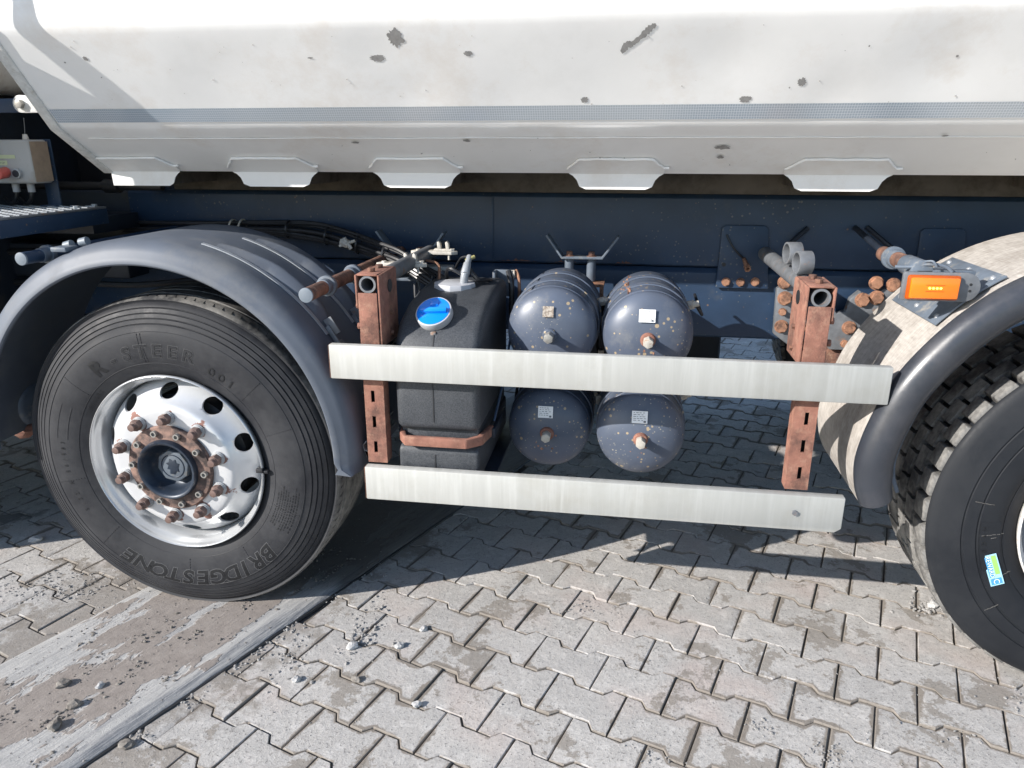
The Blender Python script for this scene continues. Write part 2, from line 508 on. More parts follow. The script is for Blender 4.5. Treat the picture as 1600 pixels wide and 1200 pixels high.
# ------------------------------------------------------------------ mesh building
class MB:
    def __init__(self):
        self.bm = bmesh.new()

    def box(self, x0, x1, y0, y1, z0, z1, mx=None):
        vs = [self.bm.verts.new(Vector((x, y, z)) if mx is None else mx @ Vector((x, y, z)))
              for x in (x0, x1) for y in (y0, y1) for z in (z0, z1)]
        for f in ((0, 1, 3, 2), (4, 6, 7, 5), (0, 4, 5, 1), (2, 3, 7, 6), (0, 2, 6, 4), (1, 5, 7, 3)):
            self.bm.faces.new([vs[i] for i in f])
        return self

    def frame(self, p0, p1):
        d = (Vector(p1) - Vector(p0)).normalized()
        a = Vector((0, 0, 1)) if abs(d.z) < .9 else Vector((1, 0, 0))
        u = d.cross(a).normalized()
        return d, u, d.cross(u).normalized()

    def cyl(self, p0, p1, r, r2=None, seg=20, rot=0, caps=True):
        r2 = r if r2 is None else r2
        p0, p1 = Vector(p0), Vector(p1)
        d, u, v = self.frame(p0, p1)
        A, B = [], []
        for i in range(seg):
            a = 2 * PI * i / seg + rot
            o = u * math.cos(a) + v * math.sin(a)
            A.append(self.bm.verts.new(p0 + o * r))
            B.append(self.bm.verts.new(p1 + o * r2))
        for i in range(seg):
            j = (i + 1) % seg
            self.bm.faces.new((A[i], A[j], B[j], B[i]))
        if caps:
            self.bm.faces.new(A[::-1])
            self.bm.faces.new(B)
        return self

    def pipe(self, p0, p1, r, ri, seg=24):
        """hollow open-ended tube"""
        p0, p1 = Vector(p0), Vector(p1)
        d, u, v = self.frame(p0, p1)
        rings = []
        for p, q in ((p0, r), (p1, r), (p1, ri), (p0, ri)):
            rings.append([self.bm.verts.new(p + (u * math.cos(2 * PI * i / seg) + v * math.sin(2 * PI * i / seg)) * q) for i in range(seg)])
        for k in range(4):
            a, b = rings[k], rings[(k + 1) % 4]
            for i in range(seg):
                j = (i + 1) % seg
                self.bm.faces.new((a[i], a[j], b[j], b[i]))
        return self

    def tube(self, pts, r, seg=8, smooth=True):
        pts = [Vector(p) for p in pts]
        if smooth and len(pts) > 2:
            out = []
            for i in range(len(pts) - 1):
                a = pts[max(i - 1, 0)]
                b, c = pts[i], pts[i + 1]
                d = pts[min(i + 2, len(pts) - 1)]
                for k in range(6):
                    t = k / 6
                    out.append(.5 * ((2 * b) + (c - a) * t + (2 * a - 5 * b + 4 * c - d) * t * t + (3 * b - 3 * c + d - a) * t ** 3))
            out.append(pts[-1])
            pts = out
        prev = None
        u = None
        for i, p in enumerate(pts):
            d = (pts[min(i + 1, len(pts) - 1)] - pts[max(i - 1, 0)]).normalized()
            if u is None:
                _, u, _ = self.frame(Vector((0, 0, 0)), d)
            u = (u - d * u.dot(d)).normalized()
            v = d.cross(u)
            ring = [self.bm.verts.new(p + (u * math.cos(2 * PI * k / seg) + v * math.sin(2 * PI * k / seg)) * r) for k in range(seg)]
            if prev:
                for k in range(seg):
                    j = (k + 1) % seg
                    self.bm.faces.new((prev[k], prev[j], ring[j], ring[k]))
            else:
                self.bm.faces.new(ring[::-1])
            prev = ring
        self.bm.faces.new(prev)
        return self

    def lathe(self, prof, c=(0, 0, 0), a0=0, a1=2 * PI, seg=96, closed_prof=False):
        """prof: (radius, y) points turned about the Y axis through c"""
        full = abs(a1 - a0 - 2 * PI) < 1e-6
        n = seg if full else seg + 1
        rings = []
        for i in range(n):
            a = a0 + (a1 - a0) * i / seg
            ca, sa = math.cos(a), math.sin(a)
            rings.append([self.bm.verts.new((c[0] + r * ca, c[1] + y, c[2] + r * sa)) for r, y in prof])
        m_ = len(prof)
        for i in range(seg):
            A, B = rings[i], rings[(i + 1) % n]
            for k in range(m_ if closed_prof else m_ - 1):
                j = (k + 1) % m_
                self.bm.faces.new((A[k], A[j], B[j], B[k]))
        if not full and closed_prof:
            self.bm.faces.new(rings[0])
            self.bm.faces.new(rings[-1][::-1])
        return self

    def prism(self, poly, plane, a, b):
        """poly in 'xz' (extruded along y a..b), 'yz' (along x) or 'xy' (along z)"""
        f = {'xz': lambda p, t: (p[0], t, p[1]), 'yz': lambda p, t: (t, p[0], p[1]), 'xy': lambda p, t: (p[0], p[1], t)}[plane]
        A = [self.bm.verts.new(f(p, a)) for p in poly]
        B = [self.bm.verts.new(f(p, b)) for p in poly]
        n = len(poly)
        self.bm.faces.new(A[::-1])
        self.bm.faces.new(B)
        for i in range(n):
            j = (i + 1) % n
            self.bm.faces.new((A[i], A[j], B[j], B[i]))
        return self

    def strip(self, line, th, plane, a, b):
        """a bent flat bar: polyline given thickness th, extruded a..b"""
        L = [Vector(p) for p in line]
        off = []
        for i, p in enumerate(L):
            d = (L[min(i + 1, len(L) - 1)] - L[max(i - 1, 0)]).normalized()
            off.append(p + Vector((-d.y, d.x)) * th)
        return self.prism([tuple(p) for p in L] + [tuple(p) for p in off[::-1]], plane, a, b)

    def grid(self, fn, nu, nv):
        vs = [[self.bm.verts.new(fn(i / nu, j / nv)) for j in range(nv + 1)] for i in range(nu + 1)]
        for i in range(nu):
            for j in range(nv):
                self.bm.faces.new((vs[i][j], vs[i + 1][j], vs[i + 1][j + 1], vs[i][j + 1]))
        return self

    def build(self, name, mat, parent=None, bevel=0, seg=2, sharp=38, kind=None, label=None, tri=False):
        bm = self.bm
        bmesh.ops.recalc_face_normals(bm, faces=bm.faces)
        if bevel:
            es = [e for e in bm.edges if len(e.link_faces) == 2 and e.calc_face_angle(0) > R(28)]
            bmesh.ops.bevel(bm, geom=es, offset=bevel, segments=seg, affect='EDGES', clamp_overlap=True, profile=.5)
        me = bpy.data.meshes.new(name)
        bm.to_mesh(me)
        bm.free()
        for p in me.polygons:
            p.use_smooth = True
        me.set_sharp_from_angle(angle=R(sharp))
        mats = mat if isinstance(mat, (list, tuple)) else [mat]
        for x in mats:
            me.materials.append(M[x] if isinstance(x, str) else x)
        o = bpy.data.objects.new(name, me)
        COL.objects.link(o)
        if parent is not None:
            o.parent = parent
        if kind:
            o['kind'] = kind
        if label:
            o['label'] = label
        return o


def dup(o, parent, loc=None, rot=None):
    c = o.copy()
    COL.objects.link(c)
    c.parent = parent
    if loc is not None:
        c.location = loc
    if rot is not None:
        c.rotation_euler = rot
    for k in KIDS.get(o.name, []):
        dup(k, c)
    return c


KIDS = {}


def tag(o, label=None, cat=None, group=None, kind=None):
    for k, v in (('label', label), ('category', cat), ('group', group), ('kind', kind)):
        if v:
            o[k] = v
    return o


# ================================================================== GROUND
# paving yard
mb = MB()
mb.grid(lambda u, v: (-40 + 85 * u, -12 + 90 * v, -.0085), 1, 1)
yard = mb.build('ground', 'sand', kind='structure')
mb = MB()
for x0, x1, y0, y1 in ((-40, 45, 7.5, 78), (-40, -4.5, -12, 7.5), (7.5, 45, -12, 7.5), (-4.5, 7.5, -12, -2.6)):
    mb.grid(lambda u, v: (x0 + (x1 - x0) * u, y0 + (y1 - y0) * v, -.004), 1, 1)
mb.build('distant_paving', 'yard', kind='structure')

paving = bpy.data.objects.new('paving', None)
COL.objects.link(paving)
paving['kind'] = 'structure'

L_, P_ = .213, .145
HW, NW = .0850, .0600           # half widths at the ends and at the waist
ANG = R(-18.6)
PU = Vector((math.cos(ANG), math.sin(ANG)))
PV = Vector((-PU.y, PU.x))
O_ = Vector((1.0297, -.1298))
GAP = .0022


def paver_outline(g):
    h = L_ / 2 - g
    pts = [(-h, -HW + g), (-.0635, -HW + g), (-.0435, -NW + g), (.0435, -NW + g), (.0635, -HW + g), (h, -HW + g)]
    return pts + [(-x, -y) for x, y in pts]


# |u| measured from the stone centre: end lobes occupy |u| > .066, waist |u| < .040
def paver_mesh(name, seed):
    rnd = random.Random(seed)
    bm = bmesh.new()
    o1 = paver_outline(GAP)
    inn = paver_outline(GAP + .0028)
    inn2 = paver_outline(GAP + .022)
    def ring(pts, z, jit):
        return [bm.verts.new((x + rnd.uniform(-jit, jit), y + rnd.uniform(-jit, jit), z + rnd.uniform(-jit, jit) * .6)) for x, y in pts]
    lay = bm.verts.layers.float.new('rim')
    A = ring(o1, -.03, 0)
    jt = .0006 if seed % 3 else .0019
    B = ring(o1, -.0030, jt * .5)
    C = ring(inn, -.0004, jt)
    D = ring(inn2, 0.0, .0002)
    for rg, val in ((A, 1), (B, 1), (C, .8), (D, 0)):
        for v in rg:
            v[lay] = val
    n = len(o1)
    for X, Y in ((A, B), (B, C), (C, D)):
        for i in range(n):
            j = (i + 1) % n
            bm.faces.new((X[i], X[j], Y[j], Y[i]))
    # the concave top: two end lobes and the waist
    bm.faces.new([D[i] for i in (0, 1, 10, 11)])
    bm.faces.new([D[i] for i in (1, 2, 9, 10)])
    bm.faces.new([D[i] for i in (2, 3, 8, 9)])
    bm.faces.new([D[i] for i in (3, 4, 7, 8)])
    bm.faces.new([D[i] for i in (4, 5, 6, 7)])
    bmesh.ops.recalc_face_normals(bm, faces=bm.faces)
    me = bpy.data.meshes.new(name)
    bm.to_mesh(me)
    bm.free()
    for p in me.polygons:
        p.use_smooth = True
    me.set_sharp_from_angle(angle=R(22))
    me.materials.append(M['paver'])
    return me


pm = [paver_mesh('paving_stone', s) for s in range(8)]

SE = Vector((.083, -.66))
SD = Vector((math.cos(R(67.2)), math.sin(R(67.2))))
SN = Vector((-SD.y, SD.x))      # to the left of the edge
SLABW = .60


def slab_dist(p):
    return (p - SE).dot(SN)


CAM2 = Vector((CAM.x, CAM.y))


def in_view(p):
    d = Vector((p.x, p.y, 0)) - CAM
    z = d.dot(fwd)
    if z < .2:
        return False
    X = 800 + 1145 * d.dot(right) / z
    Y = 600 - 1145 * d.dot(up) / z
    return -60 < X < 1660 and 540 < Y < 1290


stones = []
for j in range(-22, 56):
    for i in range(-40, 46):
        c = O_ + PU * ((i + .5 + .5 * (j % 2)) * L_) + PV * (j * P_)
        if not (-4.5 < c.x < 7.5 and -2.6 < c.y < 7.5):
            continue
        sd = slab_dist(c)
        if .06 < sd < SLABW - .06:
            continue
        stones.append((0 if in_view(c) and c.y < 2.35 else 1, (c - CAM2).length, c))
stones.sort(key=lambda t: (t[0], t[1]))
rnd = random.Random(3)
rest = bmesh.new()
lay_r = rest.verts.layers.float.new('rim')
for k, (flag, dist, c) in enumerate(stones):
    dz = rnd.uniform(-.0022, .0022) - .0005
    rx, ry, rz = rnd.gauss(0, .006), rnd.gauss(0, .006), rnd.gauss(0, .006)
    mi = rnd.randrange(8)
    flip = PI if rnd.random() < .5 else 0
    if k < 296:
        o = bpy.data.objects.new('paving_stone', pm[mi])
        COL.objects.link(o)
        o.parent = paving
        o.location = (c.x, c.y, dz)
        o.rotation_euler = (rx, ry, ANG + rz + flip)
    else:
        mt = Matrix.Translation((c.x, c.y, dz)) @ Matrix.Rotation(ANG + rz + flip, 4, 'Z') @ Matrix.Rotation(rx, 4, 'X') @ Matrix.Rotation(ry, 4, 'Y')
        vs = []
        att = pm[mi].attributes['rim'].data
        for v in pm[mi].vertices:
            nv = rest.verts.new(mt @ v.co)
            nv[lay_r] = att[v.index].value
            vs.append(nv)
        for p in pm[mi].polygons:
            rest.faces.new([vs[q] for q in p.vertices])
me = bpy.data.meshes.new('paving_stone_field')
rest.to_mesh(me)
rest.free()
me.materials.append(M['paver'])
o = bpy.data.objects.new('paving_stone_field', me)
COL.objects.link(o)
o.parent = paving
o['kind'] = 'stuff'

# concrete slab strip running under the front wheel, with a gently worn edge
def slab_pt(u, v):
    # u along, v across
    s = -2.2 + 10.5 * u
    prof = [(0, -.02), (.0, .0035), (.006, .0075), (.05, .010), (.15, .010), (.32, .009), (.45, .010), (SLABW - .03, .009), (SLABW - .004, .004), (SLABW, -.02)]
    k = v * 9
    i = min(int(k + 1e-6), 8)
    t = k - i
    d = prof[i][0] * (1 - t) + prof[i + 1][0] * t
    z = prof[i][1] * (1 - t) + prof[i + 1][1] * t
    p = SE + SD * s + SN * d
    wob = noise.noise(Vector((s * 3, d * 4, 0))) * .0012
    edge = noise.noise(Vector((s * 9, 0, 2))) * .004 if i == 0 or d < .01 else 0
    p = p + SN * edge
    return (p.x, p.y, z + (wob if z > 0 else 0))


mb = MB()
mb.grid(slab_pt, 260, 9)
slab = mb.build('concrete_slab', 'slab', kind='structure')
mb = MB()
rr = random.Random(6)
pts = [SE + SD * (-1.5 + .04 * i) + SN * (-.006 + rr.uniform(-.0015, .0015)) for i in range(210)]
mb.tube([(p.x, p.y, -.0025 + rr.uniform(-.001, .001)) for p in pts], .0065, 6, smooth=False)  # dark tube added for the shadow in the groove along the slab edge
edge_strip = mb.build('edge_shadow_strip', 'blackp', slab)


def rock_bm(bm, c, r, seed, squash=.65):
    rr = random.Random(seed)
    mt = Matrix.Translation(c) @ Matrix.Rotation(rr.uniform(0, 6.28), 4, 'Z') @ Matrix.Diagonal((r * rr.uniform(.8, 1.4), r * rr.uniform(.6, 1.05), r * squash * rr.uniform(.7, 1.2), 1))
    g = bmesh.ops.create_icosphere(bm, subdivisions=1, radius=1, matrix=mt)
    for v in g['verts']:
        d = (v.co - Vector(c))
        v.co = Vector(c) + d * rr.uniform(.72, 1.18)


def crumbs(name, mat, items):
    bm = bmesh.new()
    for k, (x, y, z, r) in enumerate(items):
        rock_bm(bm, (x, y, z + r * .25), r, k * 13 + 5)
    me = bpy.data.meshes.new(name)
    bm.to_mesh(me)
    bm.free()
    me.materials.append(M[mat])
    o = bpy.data.objects.new(name, me)
    COL.objects.link(o)
    o['kind'] = 'stuff'
    return o


rg = random.Random(11)
grit, clods = [], []
for _ in range(2300):                       # thin scatter over all of the paving
    x, y = rg.uniform(-1.6, 3.2), rg.uniform(-1.0, 1.6)
    grit.append((x, y, -.001 if not 0 < slab_dist(Vector((x, y))) < SLABW else .009, rg.choice((.0009, .0012, .0016, .0022, .0030))))
for _ in range(420):                        # spill along the slab's outer edge
    s = rg.uniform(.10, 1.15)
    d = -abs(rg.gauss(.012, .035)) - .003
    if noise.noise(Vector((s * 7, 3, 0))) < -.12:
        continue
    p = SE + SD * s + SN * d
    grit.append((p.x, p.y, -.002, rg.choice((.0018, .0025, .0035, .0048, .0065))))
for cx, cy, sx, sy, n_, big in ((.60, -.02, .035, .085, 120, .0085), (2.50, .40, .05, .03, 80, .0085), (2.62, -.04, .06, .04, 60, .006),
                                (2.33, -.18, .035, .03, 30, .005), (1.83, -.25, .02, .015, 30, .006), (1.98, -.32, .03, .03, 50, .004),
                                (1.52, -.40, .03, .02, 20, .005), (-.62, .02, .16, .05, 200, .006), (-.43, .15, .12, .05, 120, .005),
                                (.42, -.18, .03, .06, 60, .006), (1.30, .22, .06, .03, 50, .004), (2.7, .22, .08, .05, 60, .004),
                                (2.05, .02, .06, .03, 60, .0035)):
    for _ in range(n_):
        x, y = rg.gauss(cx, sx), rg.gauss(cy, sy)
        grit.append((x, y, -.001, rg.uniform(.0015, big)))
for _ in range(900):                        # clods dragged along the slab by tyres
    s = rg.uniform(-.25, 1.15)
    lane = rg.choice((.10, .20, .22, .33, .36, .48))
    d = lane + rg.gauss(0, .012) + noise.noise(Vector((s * 4, lane * 9, 0))) * .02
    if noise.noise(Vector((s * 6, lane * 20, 4))) < -.05:
        continue
    p = SE + SD * s + SN * d
    clods.append((p.x, p.y, .010, rg.choice((.0015, .002, .003, .0042, .006))))
for _ in range(700):
    s = rg.uniform(-.3, 1.3)
    d = rg.uniform(.03, .57)
    p = SE + SD * s + SN * d
    clods.append((p.x, p.y, .010, rg.choice((.001, .0014, .002, .003))))
crumbs('gravel', 'stone', grit)
crumbs('dried_mud', 'mudclod', clods)

# the stones large enough to point at
STN = [((-.895, .335), .019, 'pale jagged stone on the shadow edge left of the front wheel', 1),
       ((-.168, -.405), .017, 'dark round stone on the muddy slab nearest the left frame edge', 0),
       ((-.058, -.395), .011, 'small bright pebble on the brown mud of the slab', 1),
       ((-.075, -.475), .016, 'flat dark lump at the end of the mud ridge on the slab', 0),
       ((-.072, -.555), .018, 'black lump in the wet mud spot at the bottom left', 0),
       ((.155, -.575), .016, 'grey stone lying against the outer edge of the slab, near the bottom', 0),
       ((.87, -.315), .012, 'single pale stone casting a shadow on the middle paving stones', 1),
       ((.665, -.245), .013, 'dark stone stuck in a joint below the gravel heap', 0),
       ((.80, .02), .012, 'small white stone on the paving just outside the truck shadow', 1),
       ((.745, -.075), .013, 'pale stone on the damp sandy patch beside the gravel heap', 1),
       ((.60, -.10), .017, 'largest stone in the gravel heap beside the slab', 1),
       ((.49, -.27), .012, 'pale pebble left of the dark stone, near the slab edge', 1),
       ((2.50, .415), .017, 'pale chunk of rubble on the paving close to the rear tyre', 1)]
for k, ((x, y), r, lab, li) in enumerate(STN):
    bm = bmesh.new()
    z = .010 if 0 < slab_dist(Vector((x, y))) < SLABW else -.001
    g = bmesh.ops.create_icosphere(bm, subdivisions=2, radius=1)
    rr = random.Random(k + 40)
    off = Vector((rr.uniform(0, 9), rr.uniform(0, 9), 1))
    for v in bm.verts:
        f = 1 + .45 * noise.noise(v.co * 1.4 + off) + .12 * noise.noise(v.co * 4 + off)
        v.co = Vector((v.co.x * r * 1.25, v.co.y * r * .95, v.co.z * r * .7)) * f
    me = bpy.data.meshes.new('stone')
    bm.to_mesh(me)
    bm.free()
    me.materials.append(M['stone_light' if li else 'mudclod'])
    o = bpy.data.objects.new('stone', me)
    COL.objects.link(o)
    o.location = (x, y, z + r * .42)
    o.rotation_euler = (0, 0, rr.uniform(0, 6))
    tag(o, lab, 'stone', 'loose stones on the paving and slab')

# ================================================================== TRUCK
truck = bpy.data.objects.new('tipper_truck', None)
COL.objects.link(truck)
tag(truck, 'white bodied tipper truck with navy chassis, air tanks and aluminium side guards', 'truck')


# ---- tipper body
BX0, BX1 = -.39, 5.2


def bodyprof():
    pts = [(.01, 2.75), (.01, 2.3), (.01, 1.852)]
    # soft bend about (.04,1.83)
    a, b, c = Vector((.01, 1.852)), Vector((.01, 1.822)), Vector((.030, 1.797))
    for k in range(1, 6):
        t = k / 5
        p = a * (1 - t) ** 2 + b * 2 * t * (1 - t) + c * t * t
        pts.append(tuple(p))
    n = 10
    for k in range(1, n):
        t = k / n
        pts.append((.030 + (.206 - .030) * t, 1.797 + (1.576 - 1.797) * t))
    a, b, c = Vector((.206, 1.576)), Vector((.2125, 1.5675)), Vector((.223, 1.5595))
    for k in range(0, 5):
        t = k / 4
        p = a * (1 - t) ** 2 + b * 2 * t * (1 - t) + c * t * t
        pts.append(tuple(p))
    for k in range(1, 7):
        t = k / 6
        pts.append((.223 + (.430 - .223) * t, 1.5595 + (1.430 - 1.5595) * t))
    return pts


BP = bodyprof()
DENTS = [(.80, 1.66, .10, .006), (1.35, 1.67, .16, .007), (1.62, 1.72, .12, .006), (2.15, 1.70, .13, .008), (.25, 1.68, .12, .004),
         (1.05, 1.62, .1, .004), (2.6, 1.66, .12, .006), (.72, 1.75, .07, .004), (3.1, 1.7, .2, .008), (1.9, 1.63, .09, .005)]


def body_pt(u, v):
    x = BX0 + .02 + (BX1 - BX0 - .02) * u
    i = min(int(round(v * (len(BP) - 1))), len(BP) - 1)
    y, z = BP[i]
    d = 0
    if z < 2.2:
        for cx, cz, r, a in DENTS:
            q = ((x - cx) / r) ** 2 + ((z - cz) / (r * .7)) ** 2
            d += a * math.exp(-q)
        d += noise.noise(Vector((x * 2.3, z * 3.5, 0))) * .0022 + noise.noise(Vector((x * 6, z * 7, 5))) * .0008
    if z < 1.56:
        d *= .35
        d += noise.noise(Vector((x * 5, y * 9, 7))) * .0014
    return (x, y + d, z)


mb = MB()
mb.grid(body_pt, 260, len(BP) - 1)
body = mb.build('tipper_body', 'white', truck, sharp=60, label='dented white tipper body with chipped paint')
# shell closing: floor, far side, top, ends
mb = MB()
mb.box(BX0 + .03, BX1, .432, 2.07, 1.4305, 1.4365)
mb.build('floor_plate', 'white_under', body)
far = [(y, z) for y, z in BP]
mb = MB()
mb.grid(lambda u, v: (BX0 + .02 + (BX1 - BX0 - .02) * u, 2.5 - BP[min(int(round(v * (len(BP) - 1))), len(BP) - 1)][0], BP[min(int(round(v * (len(BP) - 1))), len(BP) - 1)][1]), 1, len(BP) - 1)
mb.build('far_side_panel', 'white', body)
mb = MB()
outl = [(.004, 2.78), (.004, 1.820), (.203, 1.568), (.211, 1.558), (.424, 1.422), (2.076, 1.422), (2.29, 1.558), (2.496, 1.820), (2.496, 2.78)]
mb.prism(outl, 'yz', BX0, BX0 + .036)
mb.build('end_wall', 'edge', body, bevel=.003)
MB().prism(outl, 'yz', BX1, BX1 + .04).build('end_wall', 'edge', body, bevel=.003)
mb = MB()
mb.box(BX0 + .03, BX1, .02, .12, 2.72, 2.80)
mb.box(BX0 + .03, BX1, 2.38, 2.48, 2.72, 2.80)
mb.build('top_rail', 'white', body, bevel=.006)
mb = MB()
mb.grid(lambda u, v: (BX0 + .02 + (BX1 - BX0 - .02) * u, .1 + 2.3 * v, 2.74 + .1 * math.sin(PI * v)), 1, 12)
mb.build('cover_sheet', 'navy_dark', body)


def on_mid(z, lift=0.0):
    """y of the leaning middle panel at height z"""
    t = (1.797 - z) / (1.797 - 1.576)
    return .030 + .176 * t - lift


def surf_y(x, z):
    """panel y with the same dents as the mesh"""
    d = 0
    for cx, cz, r, a in DENTS:
        d += a * math.exp(-((x - cx) / r) ** 2 - ((z - cz) / (r * .7)) ** 2)
    d += noise.noise(Vector((x * 2.3, z * 3.5, 0))) * .0022 + noise.noise(Vector((x * 6, z * 7, 5))) * .0008
    return on_mid(z) + d


# reflective tape follows the panel
mb = MB()
mb.grid(lambda u, v: (BX0 + .04 + 4.9 * u, surf_y(BX0 + .04 + 4.9 * u, 1.5785 + .037 * v) - .0022, 1.5785 + .037 * v), 260, 4)
mb.build('reflective_tape', 'tape', body)

# paint chips, ragged little islands of bare primer a hair proud of the panel (one object each)
CH = [((629, 56), .030, .030), ((592, 90), .031, .011), ((735, 86), .018, .008), ((486, 90), .011, .003), ((1258, 129), .016, .014),
      ((1170, 156), .023, .012), ((911, 154), .015, .011), ((131, 88), .010, .008), ((1430, 93), .005, .004), ((1488, 30), .004, .004),
      ((92, 95), .005, .003), ((1240, 138), .003, .003), ((1564, 52), .005, .002), ((1325, 74), .003, .003)]
# positions measured on the panel (metres)
CHW = [(.785, 1.775), (.722, 1.732), (.969, 1.738), (.537, 1.735), (1.817, 1.664), (1.686, 1.627), (1.268, 1.629), (-.125, 1.743),
       (2.16, 1.715), (2.30, 1.800), (-.195, 1.735), (1.79, 1.652), (2.47, 1.772), (1.95, 1.738)]
for k, ((x, z), (_, a, b)) in enumerate(zip(CHW, CH)):
    rr = random.Random(k + 90)
    bm = bmesh.new()
    n_ = 34
    vs = []
    for i in range(n_):
        t = 2 * PI * i / n_
        f = 1 + rr.uniform(-.26, .20)
        zz = z + b * .66 * math.sin(t) * f
        xx = x + a * .66 * math.cos(t) * f
        vs.append(bm.verts.new((xx, surf_y(xx, zz) - .0012, zz)))
    cv = bm.verts.new((x, surf_y(x, z) - .0012, z))
    for i in range(n_):
        bm.faces.new((vs[i], vs[(i + 1) % n_], cv))
    me = bpy.data.meshes.new('paint_chip')
    bm.to_mesh(me)
    bm.free()
    me.materials.append(M['chip'])
    o = bpy.data.objects.new('paint_chip', me)
    COL.objects.link(o)
    o.parent = body
# the long diagonal scratch
rr = random.Random(5)
line = [(1.362, 1.735), (1.375, 1.750), (1.392, 1.754), (1.412, 1.768), (1.430, 1.783), (1.446, 1.792)]
bm = bmesh.new()
A, B = [], []
wds = (.004, .0085, .0055, .006, .008, .003)
fine_line = []
for i in range(len(line) - 1):
    for q in range(6):
        t = q / 6
        fine_line.append((line[i][0] * (1 - t) + line[i + 1][0] * t, line[i][1] * (1 - t) + line[i + 1][1] * t, (wds[i] * (1 - t) + wds[i + 1] * t) * rr.uniform(.65, 1.25)))
line = [(p[0], p[1]) for p in fine_line]
for i, (x, z) in enumerate(line):
    wd = fine_line[i][2]
    for t, lst in ((1, A), (-1, B)):
        xx, zz = x - .6 * wd * t, z + .8 * wd * t
        lst.append(bm.verts.new((xx, surf_y(xx, zz) - .0014, zz)))
for i in range(len(line) - 1):
    bm.faces.new((A[i], A[i + 1], B[i + 1], B[i]))
me = bpy.data.meshes.new('paint_chip')
bm.to_mesh(me)
bm.free()
me.materials.append(M['chip'])
o = bpy.data.objects.new('paint_chip', me)
COL.objects.link(o)
o.parent = body


def low_z(y):
    return 1.5595 + (1.430 - 1.5595) * (y - .223) / (.430 - .223)


LOWCH = [(1.655, .302, .020, .008), (1.655, .345, .009, .007), (.575, .28, .012, .004), (.92, .272, .010, .005), (2.22, .255, .009, .003)]
for k, (x, y, a, b) in enumerate(LOWCH):
    rr = random.Random(k + 190)
    bm = bmesh.new()
    vs = []
    for i in range(18):
        t = 2 * PI * i / 18
        f = 1 + rr.uniform(-.25, .25)
        yy = y + b * math.sin(t) * f
        vs.append(bm.verts.new((x + a * math.cos(t) * f, yy - .0035, low_z(yy) - .0035)))
    bm.faces.new(vs)
    me = bpy.data.meshes.new('paint_chip')
    bm.to_mesh(me)
    bm.free()
    me.materials.append(M['chip'])
    o = bpy.data.objects.new('paint_chip', me)
    COL.objects.link(o)
    o.parent = body
# tiny specks where grit has nicked the paint
mb = MB()
rr = random.Random(77)
for _ in range(90):
    if rr.random() < .75:
        x, z = rr.uniform(-.2, 3.0), rr.uniform(1.60, 1.80)
        yy = surf_y(x, z) - .0012
    else:
        x = rr.uniform(.2, 3.0)
        yy = rr.uniform(.24, .40)
        z = low_z(yy) - .004
        yy -= .003
    q = rr.choice((.0008, .0012, .0018, .0026))
    vs = [mb.bm.verts.new((x + q * math.cos(t) * rr.uniform(.6, 1.5), yy, z + q * .7 * math.sin(t) * rr.uniform(.6, 1.3))) for t in (0, 1.2, 2.4, 3.7, 5)]
    mb.bm.faces.new(vs)
mb.build('paint_speck', 'chip', body, kind='stuff')
# weld line along the lower panel
mb = MB()
rr = random.Random(2)
pts = [(x / 20 - .30, .262 - .002, low_z(.262) - .002 + rr.uniform(-.0008, .0008)) for x in range(0, 108)]
mb.tube(pts, .0016, 6, smooth=False)
mb.build('weld_seam', 'white', body)

